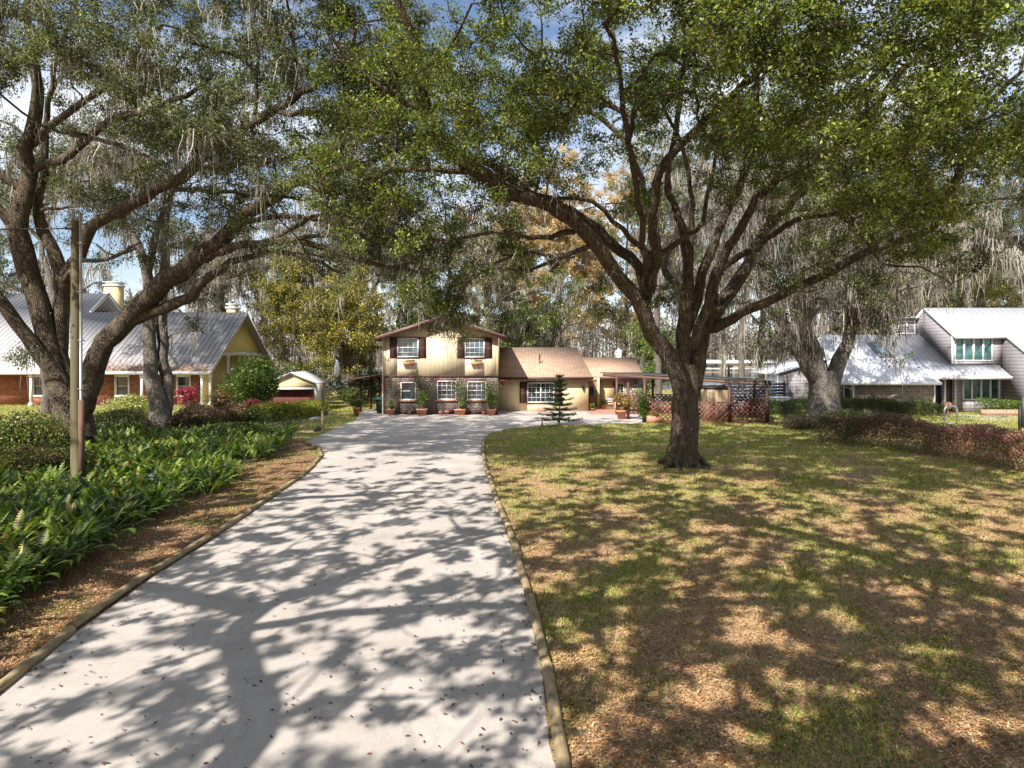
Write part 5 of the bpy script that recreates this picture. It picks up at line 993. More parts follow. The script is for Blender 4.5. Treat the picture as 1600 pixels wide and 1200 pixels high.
roak = [
 T((1022,405,23,.12),(985,372,22.6,.10),(960,345,22.2,.09),(925,314,21.6,.08),(880,308,21,.06),(845,318,20.6,.03)), T((1076,425,23.8,.12),(1082,340,23.2,.10),(1070,250,22.4,.08),(1035,160,21.4,.05)), T((1199,356,26.2,.12),(1215,270,26,.10),(1250,190,25.5,.07),(1270,100,25,.04)), T((745,265,19.4,.10),(700,270,18.8,.09),(640,265,18.2,.07),(560,280,17.6,.04)), T((931,382,22,.10),(880,400,21.6,.08),(830,395,21.2,.06),(770,410,20.8,.04)),
 T((1066,734,24.5,.78),(1066,722,24.5,.66),(1068,700,24.5,.58),(1070,655,24.5,.53),(1069,620,24.5,.53),(1072,592,24.5,.54),(1074,570,24.6,.46)),
 T((1066,612,24.4,.42),(1052,570,24.3,.36),(1033,541,24.1,.33),(1013,507,23.8,.30),(995,465,23.3,.29),(957,421,22.6,.27),(931,382,22,.26),(897,345,21.4,.25),(845,313,20.7,.24),(800,300,20.1,.24),(740,262,19.3,.23),(691,225,18.6,.21),(665,180,18,.17),(660,105,17.3,.13),(642,49,16.7,.11),(620,-10,16.2,.09),(600,-90,15.7,.06)),
 T((1013,507,23.8,.24),(1010,470,23.9,.19),(1000,420,23.6,.20),(950,374,22.9,.20),(897,332,22.1,.17),(826,300,21.1,.14),(800,277,20.8,.12),(762,255,20.5,.10),(715,238,20,.08)),
 T((665,180,18,.12),(640,163,17.7,.10),(612,150,17.4,.09),(567,116,16.9,.07),(520,60,16.3,.04)),
 T((661,110,17.3,.08),(680,90,17,.07),(702,70,16.8,.05),(740,10,16,.03)),
 T((897,362,21.8,.11),(860,370,21.3,.09),(826,371,20.9,.08),(770,362,20.3,.07),(710,375,19.8,.05),(650,372,19.2,.03)),
 T((1010,505,23.9,.24),(1008,480,23.8,.22),(1017,443,23.4,.21),(1025,412,23,.21),(1024,375,22.5,.19),(1020,330,22,.17),(1032,262,21.3,.15),(1055,236,21,.14),(1094,195,20.4,.13),(1139,154,19.8,.12),(1176,116,19.3,.11),(1240,64,18.4,.09),(1322,4,17.5,.06)),
 T((1025,400,23,.13),(1050,385,23,.11),(1075,366,22.8,.10),(1098,345,22.6,.09),(1105,300,22.2,.08),(1120,240,21.6,.06),(1136,170,21,.04)),
 T((1018,440,23.5,.15),(1020,390,23.9,.13),(1014,330,24.3,.13),(999,277,24.6,.13),(984,232,24.8,.12),(942,187,25,.11),(897,161,25.2,.09),(860,148,25.3,.07),(822,141,25.4,.05)),
 T((1066,600,24.5,.38),(1065,560,24.4,.33),(1069,520,24.3,.30),(1073,470,24,.26),(1076,430,23.8,.22),(1072,380,23.5,.17),(1052,319,23,.14),(1041,277,22.6,.12),(1060,180,21.8,.10),(1070,90,21,.07)),
 T((1070,520,24.3,.25),(1088,470,24.4,.22),(1098,430,24.4,.2),(1124,360,24.2,.17),(1140,320,24,.16),(1165,262,23.5,.15),(1184,187,23,.13),(1180,120,22.5,.10),(1210,30,21.7,.06)),
 T((1082,545,24.4,.22),(1105,480,24,.20),(1118,431,23.6,.19),(1150,370,23,.17),(1184,311,22.4,.16),(1212,285,22,.15),(1285,247,21,.14),(1337,202,20.3,.13),(1412,112,19,.11),(1491,34,18,.08),(1560,-40,17,.05)),
 T((1080,604,24.5,.42),(1088,572,24.6,.38),(1092,532,24.8,.36),(1104,500,25,.33),(1128,475,25.3,.31),(1153,440,25.6,.27),(1172,410,25.8,.25),(1199,356,26.2,.22),(1240,311,26.6,.19),(1285,285,27,.17),(1322,259,27.3,.14),(1375,210,27.8,.11),(1440,120,28.4,.07)),
 T((1110,512,25,.24),(1128,507,24.7,.22),(1163,490,24.2,.19),(1217,463,23.6,.17),(1255,444,23.1,.16),(1300,425,22.6,.15),(1375,385,21.6,.14),(1424,371,21,.13),(1465,349,20.4,.12),(1487,292,19.7,.11),(1510,225,19,.10),(1544,161,18.3,.08),(1596,109,17.6,.05)),
 T((1115,470,25.3,.18),(1131,415,25,.16),(1180,388,24.4,.13),(1210,364,24,.12),(1255,341,23.5,.11),(1322,330,22.8,.10),(1375,300,22,.09),(1416,247,21.3,.06),(1440,190,20.6,.04)),
 T((1337,202,20.3,.09),(1350,140,19.8,.08),(1400,90,19,.06),(1500,60,18,.04)),
 T((1285,290,22.6,.07),(1330,262,22,.06),(1410,225,21,.05),(1470,160,20.2,.04),(1535,90,19.4,.03)),
 T((1105,250,21.5,.07),(1110,220,21.2,.07),(1210,100,20,.06),(1300,60,19,.05),(1400,20,18,.03)),
 T((1072,455,24.5,.18),(1040,420,26,.14),(1060,360,28,.12),(1090,280,30,.10),(1120,180,31,.06)),
 T((1010,440,23.5,.12),(1000,330,19.5,.10),(980,200,16.5,.08),(960,60,14.5,.05)),
 T((1330,340,22.5,.06),(1380,410,21.5,.045),(1440,420,21,.03),(1490,440,20.5,.02)),
]
low = ([480, 560, 620, 700, 760, 830, 900, 950, 1020, 1100, 1180, 1250, 1350, 1440, 1500, 1550, 1620, 1700], [150, 215, 250, 250, 235, 225, 225, 225, 235, 265, 285, 310, 355, 375, 350, 290, 270, 260])
g1 = fill(rng, 2000, (480, 1700), (-330, 420), (11.5, 28.5), low, (6.2, 17.5), (6.5, 22), (12.5, 12), gaps=[(560, 20, 40, 40, .7), (868, 40, 34, 34, .85), (1000, 250, 60, 30, .6), (1150, 270, 45, 40, .6)])
low2 = (low[0], [v+60 for v in low[1]]); g1 = np.vstack([thin(g1, 5, -.3), fill(rng, 240, (480, 1700), (120, 460), (15, 28), low2, (6.2, 16), (6.5, 22), (12.5, 12))])
# lower sprays: over the limbs, the droop in front of the gable, the droop by the chimney and the right-hand skirt
def puff(rng, px, py, D, n, sx, sy, sd): return np.array([P(px+rng.normal()*sx, py+rng.normal()*sy, D+rng.normal()*sd) for _ in range(n)])
g1b = np.vstack([puff(rng, 700, 400, 22, 13, 55, 45, 1.5), puff(rng, 640, 320, 20, 14, 70, 35, 2), puff(rng, 880, 290, 22, 10, 50, 25, 1.5), puff(rng, 700, 470, 22.5, 7, 14, 22, .6), puff(rng, 1010, 330, 24, 10, 14, 20, 1), puff(rng, 1035, 455, 24, 4, 8, 14, .4),
  puff(rng, 1200, 240, 23, 30, 50, 30, 2), puff(rng, 1340, 380, 22.5, 22, 60, 28, 2), puff(rng, 1290, 420, 22.5, 8, 40, 16, 1.5), puff(rng, 1465, 350, 20.5, 18, 38, 42, 1.5), puff(rng, 1250, 300, 24, 10, 40, 30, 2),
  puff(rng, 800, 215, 21, 22, 80, 30, 3), puff(rng, 705, 485, 23, 17, 20, 26, .8), puff(rng, 780, 110, 20, 50, 130, 60, 3), puff(rng, 690, 320, 23, 30, 70, 40, 2), puff(rng, 800, 270, 23, 18, 50, 25, 2), puff(rng, 790, 400, 22, 12, 30, 25, 1.5), puff(rng, 540, 260, 18.5, 16, 60, 50, 1.5), puff(rng, 950, 480, 26, 6, 14, 26, .5)])
def roots(x, y, r, n, seed):
    rg = random.Random(seed); o = []
    for k in range(n):
        a = 2*pi*k/n+rg.uniform(-.3, .3); q = r*rg.uniform(1.4, 2.2); b_ = a+rg.uniform(-.3, .3)
        o.append((np.array([(x+cos(a)*r*.45, y+sin(a)*r*.45, .75), (x+cos(a)*r*.85, y+sin(a)*r*.85, .28), (x+cos(a)*r*1.25, y+sin(a)*r*1.25, .06), (x+cos(b_)*q, y+sin(b_)*q, -.05)]), np.array([.20, .17, .11, .04])*r/.7))
    return o
roak += roots(6.02, 24.5, .64, 7, 3)
g1 = bare_limbs(g1, roak, rng); qx, qy = proj(g1); g1 = g1[~((qx < 800) & (qy > 130) & (rng.random(len(g1)) < .16))]
make_tree('oak_tree', 'big spreading live oak standing alone on the lawn right of the drive', (6.02, 24.5, 0), roak, np.vstack([g1, g1b]), 11, leaf=.088, K=300, Rr=.62, pal=[(.09, .13, .025), (.14, .18, .032), (.19, .23, .045), (.06, .085, .02), (.27, .30, .07), (.11, .12, .035), (.04, .055, .018)], moss=330, mossl=(.3, 1.9), mossw=.028, mossnodes=lambda s: (s[:, 2] < 10) & (s[:, 1] > 20), mosscol=MOSS*.9)
# surface roots belong to the trunk of the lawn oak: flared buttresses are already part of its lowest ring
loak = [
 T((112,680,27,1.0),(112,655,27,.80),(104,620,27,.66),(98,600,27,.6)),
 T((104,640,27,.45),(90,590,27,.44),(78,545,27,.42),(66,500,27,.42),(52,450,26.9,.43),(38,400,26.8,.45),(28,360,26.7,.42),(36,310,26.5,.36),(47,270,26.3,.33),(44,235,26.1,.30),(54,180,25.8,.26),(56,112,25.3,.2),(45,38,24.8,.15),(40,-60,24,.09)),
 T((106,640,27.1,.40),(100,580,27.2,.36),(92,530,27.3,.34),(96,470,27.4,.33),(97,424,27.4,.31),(86,395,27.3,.28),(66,360,27.2,.26),(60,312,27.1,.2),(72,250,27,.16),(71,180,27,.12),(90,90,26.5,.09),(120,10,26,.05)),
 T((110,640,27,.3),(98,600,26.9,.36),(70,560,26.6,.32),(40,525,26.4,.28),(5,475,26,.26),(-40,430,25.6,.22),(-110,360,25,.15)),
 T((40,400,26.8,.22),(30,370,26.7,.26),(5,335,26.4,.2),(-20,300,26,.16),(-60,230,25.5,.1)), T((40,300,26.5,.2),(10,280,26.2,.15),(-30,265,26,.1)),
 T((120,650,26.9,.55),(136,612,26.8,.50),(148,572,26.7,.47),(166,535,26.5,.45),(196,503,26.2,.43),(245,452,25.7,.42),(297,412,25.2,.38),(336,386,24.8,.34),(371,347,24.4,.28),(402,323,24.1,.25),(434,306,23.8,.22),(461,285,23.5,.2),(499,277,23.1,.17),(562,259,22.5,.12),(620,235,22,.07)),
 T((300,408,25.2,.22),(350,391,24.7,.19),(385,382,24.3,.17),(430,376,23.9,.15),(469,375,23.6,.13),(532,397,23,.1),(600,416,22.5,.08),(660,425,22,.05)),
 T((205,500,26.2,.28),(240,488,26,.24),(297,462,25.6,.22),(330,430,25.2,.18),(380,405,24.8,.13),(450,395,24.2,.1),(540,425,23.4,.06)),
 T((97,470,27.4,.27),(105,430,27.2,.26),(120,398,27,.26),(135,368,26.8,.26),(157,344,26.5,.25),(192,333,26.1,.25),(227,309,25.7,.24),(262,288,25.3,.23),(300,263,24.9,.23),(345,225,24.4,.22),(397,191,23.9,.19),(450,161,23.3,.15),(472,146,23.1,.13),(521,105,22.5,.09),(560,50,22,.05)),
 T((430,172,23.5,.12),(487,176,23,.11),(536,180,22.5,.09),(600,195,22,.05)),
 T((56,262,26.3,.2),(80,256,26.1,.19),(112,238,25.8,.18),(150,205,25.4,.17),(200,180,25,.15),(270,161,24.3,.11),(330,120,23.8,.07)),
 T((52,225,26.1,.17),(75,200,25.8,.16),(112,172,25.4,.14),(157,139,25,.12),(202,97,24.5,.08),(240,30,24,.05)),
 T((110,210,25.5,.1),(180,225,25,.09),(230,245,24.6,.06)), T((300,262,24.9,.1),(380,258,24.3,.09),(470,245,23.6,.08),(560,270,23,.05)),
 T((270,296,25.2,.1),(330,298,24.8,.09),(400,305,24.4,.08),(470,310,23.8,.06)), T((371,347,24.4,.11),(440,338,24,.1),(510,345,23.5,.08),(590,385,22.8,.05)),
 T((100,440,27,.12),(126,408,26.4,.1),(165,406,26,.08),(190,392,25.6,.07),(222,377,25.3,.03)), T((60,330,26.9,.09),(95,325,26.4,.06),(145,322,26,.03)),
 T((415,378,24,.1),(470,350,23.5,.08),(540,330,23,.06),(620,350,22.3,.04)), T((450,376,23.7,.09),(520,365,23,.08),(600,372,22.4,.06),(680,395,22,.04)),
 T((460,285,23.5,.1),(520,300,23,.08),(600,290,22.4,.06)), T((397,191,23.9,.09),(402,120,23.5,.08),(395,30,23,.05)), T((456,158,23.3,.09),(462,90,23,.08),(450,10,22.5,.05)),
]
low = ([-300, -100, 0, 60, 130, 200, 300, 400, 500, 560, 620, 680], [420, 330, 150, 110, 130, 200, 240, 255, 300, 350, 330, 300])
g2 = fill(rng, 1500, (-300, 660), (-260, 400), (17, 33), low, (5.5, 17.5), (-14.5, 26), (13.5, 10.5), gaps=[(170, 150, 45, 60, .4), (90, 200, 40, 60, .8), (600, 40, 50, 50, .4)])
g2 = thin(g2, 9, -.32); low2 = (low[0], [v+75 for v in low[1]]); g2 = np.vstack([g2, fill(rng, 200, (60, 660), (100, 430), (19, 28), low2, (5.5, 16), (-14.5, 26), (14, 10.5))])
g2b = np.vstack([puff(rng, 470, 320, 23.5, 24, 80, 45, 1.6), puff(rng, 570, 400, 22.8, 22, 70, 24, 1.2), puff(rng, 350, 300, 24.5, 26, 60, 40, 1.5), puff(rng, 180, 290, 27, 18, 60, 30, 1.5), puff(rng, 650, 390, 22, 11, 45, 30, 1.2),
  puff(rng, 30, 560, 25, 3, 10, 14, .3), puff(rng, 300, 215, 25, 30, 70, 25, 2), puff(rng, 180, 330, 29, 8, 20, 25, 1)])
loak += roots(-17.2, 27, .85, 7, 4)
g2 = bare_limbs(g2, loak, rng); qx, qy = proj(g2); g2 = g2[~((qx > 250) & (qy > 200) & (rng.random(len(g2)) < .1))]
make_tree('oak_tree', 'many-stemmed live oak leaning over the fern bed behind the utility pole', (-17.2, 27, 0), loak, np.vstack([g2, g2b]), 12, leaf=.088, K=290, Rr=.64, pal=OAK+GREYG[:4]+[(.13, .16, .05), (.2, .2, .09)], moss=900, mossl=(.4, 2.8), mossw=.03)

# ---- trees standing behind and beside the camera; their crowns reach overhead and dapple the drive
def rear_tree(label, base, limbs, n, cen, rad, zr, seed, K=60, leaf=.165, hole=None):
    r = np.random.default_rng(seed); out = []
    while len(out) < n:
        a = r.random()*2*pi; q = math.sqrt(r.random()); p = np.array([cen[0]+rad[0]*q*cos(a), cen[1]+rad[1]*q*sin(a), r.uniform(*zr)])
        if p[1] > -3 and p[2] < CH+.56*(p[1]+1)+1.3 and abs(p[0]) < .80*(p[1]+2)+2.2: continue
        out.append(p)
    make_tree('oak_tree', label, (base[0], base[1], 0), limbs, np.array(out), seed, leaf=leaf, K=K, Rr=.34, pal=OAK)
def LL(*a): return (np.array([q[:3] for q in a], float), np.array([q[3] for q in a], float))
rear_tree('live oak behind the viewer at the left of the drive', (-11, -9), [
  LL((-11,-9,0,.8),(-11,-9,1.5,.55),(-11,-8.8,3.5,.5)), LL((-11,-8.8,3.2,.42),(-9,-6.5,6,.32),(-7.2,-2,8.6,.21),(-8.0,.2,9,.18),(-8.6,1.8,9.2,.15),(-7,4,10.2,.11),(-4,6.5,11,.06)),
  LL((-8.4,1.2,9.1,.13),(-6.5,1.6,9.5,.12),(-3,1.4,10,.10),(1,1,10.6,.06)), LL((-8.6,1.8,9.2,.2),(-11,2.6,9.5,.16),(-14,3.5,10,.1)),
  LL((-11,-8.8,3.2,.36),(-13,-6,6.5,.3),(-15,-1,9,.2),(-16.5,4,10.6,.14),(-17,9,12,.08)), LL((-10.8,-9,3,.36),(-7,-9,7,.28),(-2,-7,10,.2),(2,-4,11.5,.12))],
  1350, (-8.5, .5), (11.5, 11), (8, 14.5), 51)
rear_tree('live oak behind the viewer at the right of the drive', (8, -8), [
  LL((8,-8,0,.85),(8,-8,1.5,.6),(8,-8,3.4,.5)), LL((8,-8,3.2,.42),(6.5,-5,7,.34),(4,-1,9.5,.26),(1,3,11.3,.18),(-2,6.5,12.6,.1)),
  LL((8,-8,3.2,.4),(9,-4.5,7,.32),(9.5,0,9.6,.26),(9,5,12,.18),(8,9,13.5,.1)), LL((8.1,-8,3,.38),(12,-5,7,.3),(15,-1,9,.2),(17,3,10.5,.12)), LL((6.5,-5,7,.2),(2,-4,9.5,.15),(-3,-3.5,11,.1))],
  1180, (5, 1), (11.5, 11.5), (8.3, 15), 52)
rear_tree('live oak beside the viewer at the lawn edge', (17.5, 4.5), [
  LL((17.5,4.5,0,.8),(17.5,4.5,1.5,.55),(17.4,4.6,3.3,.5)), LL((17.4,4.6,3.2,.4),(15.5,5,7,.32),(13,6,10,.22),(10.5,7,12.3,.12)), LL((17.4,4.6,3.2,.36),(19,7,6,.3),(19.5,11,9,.2),(19,14,11,.1)), LL((17.4,4.6,3,.36),(16.5,2,7,.3),(13,-1,10,.18),(10,-2,12,.1))],
  600, (15.5, 4.5), (8.5, 10), (7, 15), 53)
rear_tree('live oak beyond the left edge of the fern bed', (-17, 8), [
  LL((-17,8,0,.8),(-17,8,1.5,.55),(-17,8,3.3,.5)), LL((-17,8,3.2,.4),(-15,8.5,7,.3),(-12,8.5,10.5,.2),(-9,8,12.5,.1)), LL((-17,8,3,.36),(-18,11,7,.28),(-17.5,14,10,.16)), LL((-17,8,3,.36),(-17,4,7.5,.28),(-14,1,10.5,.16))],
  220, (-15.5, 7.5), (7.5, 8.5), (8, 15), 54)

# ---- twin-trunk oak in front of the left house, mossy oak on the right
twin = [T((249,664,33,.62),(247,640,33,.52),(243,615,33,.46),(236,585,33,.38),(233,540,33,.34),(232,490,33,.30),(231,435,33,.27),(215,385,33,.24),(199,358,33,.22),(180,330,33,.2),(160,300,33,.17),(130,230,33,.1)),
 T((256,655,33.2,.38),(261,627,33.3,.34),(256,570,33.4,.30),(252,505,33.4,.28),(253,450,33.4,.25),(258,395,33.4,.22),(259,347,33.4,.2),(268,300,33.4,.15),(280,230,33.4,.1)),
 T((231,440,33,.2),(240,385,32.6,.17),(250,340,32.4,.14),(262,290,32,.1)), T((215,385,33,.12),(180,400,32,.08),(150,380,31.5,.05))]
g3 = np.vstack([puff(rng, 180, 300, 33, 55, 60, 45, 2), puff(rng, 290, 260, 33, 45, 60, 50, 2), puff(rng, 225, 390, 32.5, 8, 16, 24, 1), puff(rng, 300, 440, 33, 16, 30, 30, 1.5), puff(rng, 210, 185, 34, 45, 80, 35, 2)])
make_tree('oak_tree', 'twin-trunked mossy oak in front of the grey metal roof', (-16.8, 33, 0), twin, g3, 13, leaf=.13, K=150, Rr=.8, pal=GREYG+OAK, moss=520, mossl=(.5, 3.2), mossw=.04, bark='bark_grey')
mo = [T((1290,672,38,1.6),(1290,655,38,1.15),(1289,630,38,.92),(1287,600,38,.86),(1284,580,38,.8)),
 T((1280,615,38,.6),(1274,571,38,.55),(1263,526,37.8,.48),(1251,492,37.6,.42),(1243,460,37.5,.34),(1236,400,37.3,.26),(1245,320,37,.2),(1260,230,36.5,.1)),
 T((1272,590,37.8,.42),(1255,560,37.6,.40),(1240,538,37.4,.38),(1222,500,37.1,.36),(1208,464,36.8,.32),(1190,420,36.5,.26),(1180,350,36,.18),(1165,280,35.6,.1)),
 T((1294,612,38.2,.55),(1306,574,38.3,.48),(1318,550,38.4,.42),(1330,510,38.4,.36),(1337,470,38.4,.3),(1345,400,38.3,.24),(1365,330,38,.16),(1390,250,37.5,.1)),
 T((1330,515,38.4,.24),(1362,480,38,.2),(1400,455,37.5,.15),(1450,440,37,.08)), T((1251,492,37.6,.25),(1285,450,38,.2),(1300,380,38.5,.16),(1320,290,39,.1)),
 T((1213,480,36.9,.2),(1170,470,36.4,.15),(1120,478,36,.1),(1080,500,35.6,.05)), T((1345,400,38.3,.16),(1410,350,38,.12),(1480,330,37.5,.07))]
g4 = np.vstack([puff(rng, 1300, 460, 38, 52, 70, 30, 2.2), puff(rng, 1240, 400, 37.5, 34, 50, 50, 2), puff(rng, 1370, 440, 38, 30, 40, 40, 2), puff(rng, 1300, 330, 38, 60, 90, 50, 2.5), puff(rng, 1420, 330, 38, 40, 60, 50, 2), puff(rng, 1380, 490, 38, 12, 14, 20, 1), puff(rng, 1200, 555, 36.5, 7, 10, 14, .6), puff(rng, 1200, 300, 37, 30, 50, 50, 2), puff(rng, 1310, 220, 38, 60, 110, 40, 3)])
make_tree('oak_tree', 'stout moss-draped oak at the end of the right hedge', (17.2, 38, 0), mo, g4, 14, leaf=.15, K=120, Rr=.9, pal=GREYG+OAK, mosscol=MOSS*.8, moss=1250, mossl=(.5, 3.8), mossw=.05, bark='bark_grey', mossr=.45)

# ------------------------------------------------------------------ trees behind the houses
def bgtree(px, D, top, label, seed, pal=GREYG, spread=3.5, n=60, K=90, leaf=.22, moss=120, r=.28, bark='bark_grey', crown0=.35, lean=0, mossl=(.8, 3), name='oak_tree', mosscol=MOSS, Rr=1.0, flat=.7, nl=6, group='trees behind the houses', jit=.25):
    rg = np.random.default_rng(seed); x = X_(px, D); H = Z_(top, D)
    tp = [(x, D, 0, r*1.5), (x+lean*.1, D, 1, r)]
    for i in range(1, 6): tp.append((x+lean*i/5+rg.normal()*.25, D+rg.normal()*.25, 1+(H*.93-1)*i/5, r*(1-.15*i)))
    limbs = [LL(*tp)]
    for i in range(nl):
        t = crown0+(.95-crown0)*i/nl; z = H*t; a = rg.random()*2*pi; q = spread*(.6+.5*rg.random()); bx = x+lean*t
        limbs.append(LL((bx, D, z*.93, r*.5), (bx+cos(a)*q*.4, D+sin(a)*q*.4, z+q*.22, r*.32), (bx+cos(a)*q, D+sin(a)*q, z+q*.3, r*.1)))
    c = []; n = int(n*1.35); K = int(K*1.35)
    while len(c) < n:
        v = rg.normal(size=3); v /= np.linalg.norm(v); q = rg.random()**.45; h = crown0*H+(1-crown0)*H*.5
        p = np.array([x+lean*.7+v[0]*spread*q, D+v[1]*spread*q, h+v[2]*(1-crown0)*H*.5*q])
        if vnoise([p[0]*1.2+seed], [p[2]*1.2], 3)[0] > -.35: c.append(p)
    return make_tree(name, label, (x, D, 0), limbs, np.array(c), seed, leaf=leaf, K=K, Rr=Rr, pal=pal, moss=int(moss*1.25), mossl=(mossl[0]*.7, mossl[1]*1.0), mossw=.07, bark=bark, group=group, mosscol=mosscol, flat=flat, twig=.03, mossr=.6, jit=jit)
bgtree(470, 60, 380, 'golden-leaved tree behind the small shed roof', 201, GOLD, 3.8, 110, K=130, leaf=.19, moss=90, crown0=.22)
bgtree(545, 56, 415, 'yellow-green cedar beside the two-storey gable', 202, GOLD, 4.3, 120, K=130, leaf=.19, moss=70, crown0=.16, bark='bark_red')
bgtree(490, 60, 410, 'slim red-barked tree between the golden trees', 203, OAK+GOLD[1:3], 3, 50, bark='bark_red', moss=50, crown0=.4)
bgtree(412, 73, 330, 'mossy oak beyond the yellow gable of the left house', 204, GREYG+OAK, 4.6, 80, moss=260, crown0=.3, lean=-1.5, mossl=(1, 4), r=.4)
bgtree(580, 68, 300, 'tall mossy oak left of the gable peak', 205, GREYG+OAK, 6, 80, moss=300, crown0=.35, leaf=.25)
bgtree(640, 64, 420, 'green tree rising behind the left upstairs window', 206, BRT+OAK, 4, 70, moss=80, crown0=.3)
bgtree(705, 70, 330, 'moss-hung oak behind the gable peak', 207, GREYG, 6, 70, moss=300, crown0=.35, leaf=.25)
bgtree(800, 62, 440, 'green oak behind the brown shingle ridge', 208, BRT+GREYG[:2], 3.6, 60, moss=90, crown0=.2, leaf=.2)
bgtree(870, 64, 420, 'forked oak behind the right end of the shingle ridge', 209, BRT+OAK, 3.8, 40, moss=150, crown0=.3, leaf=.2)
bgtree(790, 82, 265, 'orange autumn cypress above the shingle ridge', 210, RUST, 6.8, 190, K=190, leaf=.22, moss=60, crown0=.2, name='cypress_tree', jit=.18)
bgtree(880, 80, 235, 'orange autumn cypress between the oak limbs, tallest of the three', 211, RUST, 7, 220, K=190, leaf=.22, moss=60, crown0=.2, name='cypress_tree', jit=.18)
bgtree(975, 84, 260, 'orange autumn cypress left of the lawn oak stems', 212, RUST, 6.8, 190, K=190, leaf=.22, moss=120, crown0=.2, name='cypress_tree', jit=.18)
bgtree(1005, 62, 500, 'fresh green round tree behind the chimney', 213, BRT, 3.2, 80, K=120, leaf=.16, moss=40, crown0=.12)
bgtree(1060, 66, 230, 'grey moss-hung tree behind the lawn oak fork', 214, BARE, 4.5, 40, moss=380, crown0=.3, mossl=(1, 5))
bgtree(1130, 64, 260, 'thin tall lakeside cypress draped in moss', 215, BARE, 3.5, 26, K=60, moss=330, crown0=.35, r=.2, mossl=(1, 4.5), name='cypress_tree')
bgtree(1190, 70, 230, 'lakeside cypress right of the lattice shelter', 216, BARE, 4, 30, K=60, moss=400, crown0=.3, r=.28, mossl=(1, 5), name='cypress_tree')
bgtree(1245, 62, 200, 'mossy cypress behind the stout oak', 217, BARE, 4, 40, moss=360, crown0=.3, name='cypress_tree', mossl=(1, 5))
bgtree(1345, 64, 260, 'mossy tree rising behind the white low roof', 218, GREYG+BARE, 5, 60, moss=420, crown0=.3, mossl=(1, 5))
bgtree(1425, 66, 270, 'grey tree behind the small upper window', 219, BARE+GREYG, 4.4, 60, moss=330, crown0=.3, mossl=(1, 5))
for i, (px, D, top, lab) in enumerate([(1395, 84, 395, 'yellowish bare tree behind the skylight roof'), (1450, 82, 350, 'yellowish tree behind the left end of the white ridge'), (1500, 86, 330, 'tall yellowish tree behind the white ridge'), (1555, 83, 345, 'yellow-green tree over the right part of the white ridge'), (1610, 85, 320, 'yellowish tree at the right edge of the photo'), (1475, 92, 300, 'farther pale brown tree beyond the white ridge')]):
    bgtree(px, D, top, lab, 230+i, FARY, 6.5, 100, K=120, leaf=.28, moss=260, crown0=.18, mosscol=MOSS*1.15, mossl=(1, 4), name='cypress_tree')
bgtree(1530, 74, 420, 'palm-like green tree peeking over the white ridge', 236, BRT+GOLD[:2], 3.2, 50, moss=60, crown0=.3)
bgtree(120, 74, 400, 'bare mossy tree left of the tall chimney', 240, BARE, 4.5, 26, K=60, moss=260, crown0=.35, mossl=(.8, 3.5))
bgtree(205, 80, 440, 'low green tree behind the left house ridge', 241, BRT+GREYG, 4, 40, moss=60, crown0=.4)
bgtree(300, 76, 330, 'mossy pale tree above the left house ridge', 242, BARE+GREYG, 5, 45, moss=360, crown0=.4, mossl=(1, 4.5))
bgtree(345, 72, 370, 'mossy tree behind the yellow gable', 243, BARE, 4, 40, moss=330, crown0=.35, mossl=(1, 4.5))
bgtree(30, 72, 350, 'mossy tree behind the far left roof', 244, GREYG, 5, 60, moss=200, crown0=.35)
bgtree(-40, 66, 250, 'tall oak beyond the left end of the grey roof', 245, GREYG+OAK, 6, 70, moss=160, crown0=.35)
bgtree(470, 78, 300, 'tall mossy oak far behind the golden trees', 246, GREYG, 6.5, 70, moss=300, crown0=.35, mossl=(1, 4.5))
bgtree(620, 84, 250, 'tall grey oak far behind the gable', 247, GREYG, 7, 80, moss=260, crown0=.35)
bgtree(1090, 88, 260, 'tall mossy cypress far behind the lattice shelter', 248, BARE+RUST[:2], 6, 70, moss=380, crown0=.3, mossl=(1, 5), name='cypress_tree')
bgtree(1290, 84, 210, 'tall mossy tree far behind the stout oak', 249, BARE+GREYG, 6, 80, moss=420, crown0=.3, mossl=(1, 5))
bgtree(1030, 58, 170, 'tall live oak with grey limbs behind the lawn oak', 250, GREYG+BRT[:2], 5.5, 70, moss=200, crown0=.4)
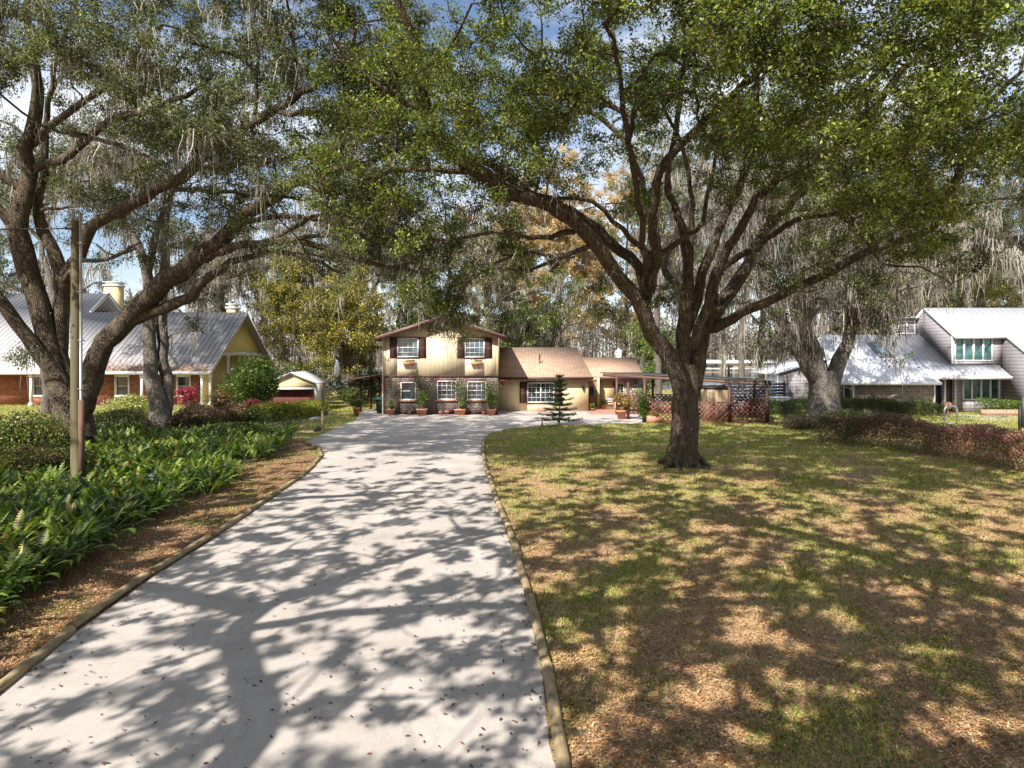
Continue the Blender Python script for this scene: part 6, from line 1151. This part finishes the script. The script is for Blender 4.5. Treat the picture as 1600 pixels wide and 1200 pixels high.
bgtree(1160, 60, 130, 'tall moss-curtained oak seen between the lawn oak limbs', 251, GREYG+BARE[:1], 6, 100, moss=420, crown0=.35, mossl=(1, 4.5))
bgtree(760, 60, 330, 'tall grey-green oak left of the orange cypresses', 252, FARY+GREYG, 5, 50, moss=160, crown0=.4)
bgtree(560, 74, 260, 'tall thin-crowned oak above the yellow-green cedar', 253, GREYG+OAK, 6, 80, moss=240, crown0=.4)
bgtree(1520, 70, 200, 'tall mossy oak rising over the white ridge', 254, GREYG, 6, 70, moss=380, crown0=.5, mossl=(1, 4.5))
bgtree(1600, 66, 230, 'tall mossy oak at the right edge above the white roof', 255, GREYG, 6, 70, moss=340, crown0=.5, mossl=(1, 4.5))
bgtree(72, 47, 185, 'tall oak added directly behind the many-stemmed oak to shade the grey roof', 256, OAK+GREYG, 6.2, 110, K=110, leaf=.17, moss=150, crown0=.62, nl=7)  # added tree with hidden trunk; its crown throws dapples onto the grey roof
# far shore of the lake: an unbroken belt of bare swamp trees
rng = np.random.default_rng(77); cl = Cloud(); n = 2600
x = rng.uniform(-260, 300, n); y = rng.uniform(263, 330, n); h = 13+10*rng.random(n)+3*np.sin(x*.05)
a = np.stack([x, y, np.zeros(n)], 1); b = np.stack([x+rng.normal(size=n)*.6, y, h], 1)
V, Q = ribbons(a, b, .5+.5*rng.random(n), rng, 4, .2); cl.add(V, Q, np.array([.15, .125, .105]))
m = 62000; k = rng.integers(0, n, m); c = np.stack([x[k]+rng.normal(size=m)*2.2, y[k]+rng.normal(size=m)*2, h[k]*(.25+.8*rng.random(m)**.8)], 1)
cl.add(leaf_quads(c, .8+.9*rng.random(m), rng, .6, .3, dirs=np.tile([[0, 0, 1.]], (m, 1)), db=.5), quads_idx(m), np.repeat(leaf_cols(m, [(.17, .135, .11), (.14, .12, .09), (.20, .16, .125), (.12, .12, .06)], rng, jit=.15), 4, 0))
tag(cl.build('treeline', K['moss']), 'bare grey swamp woods lining the far shore of the lake', 'woods', kind='stuff')
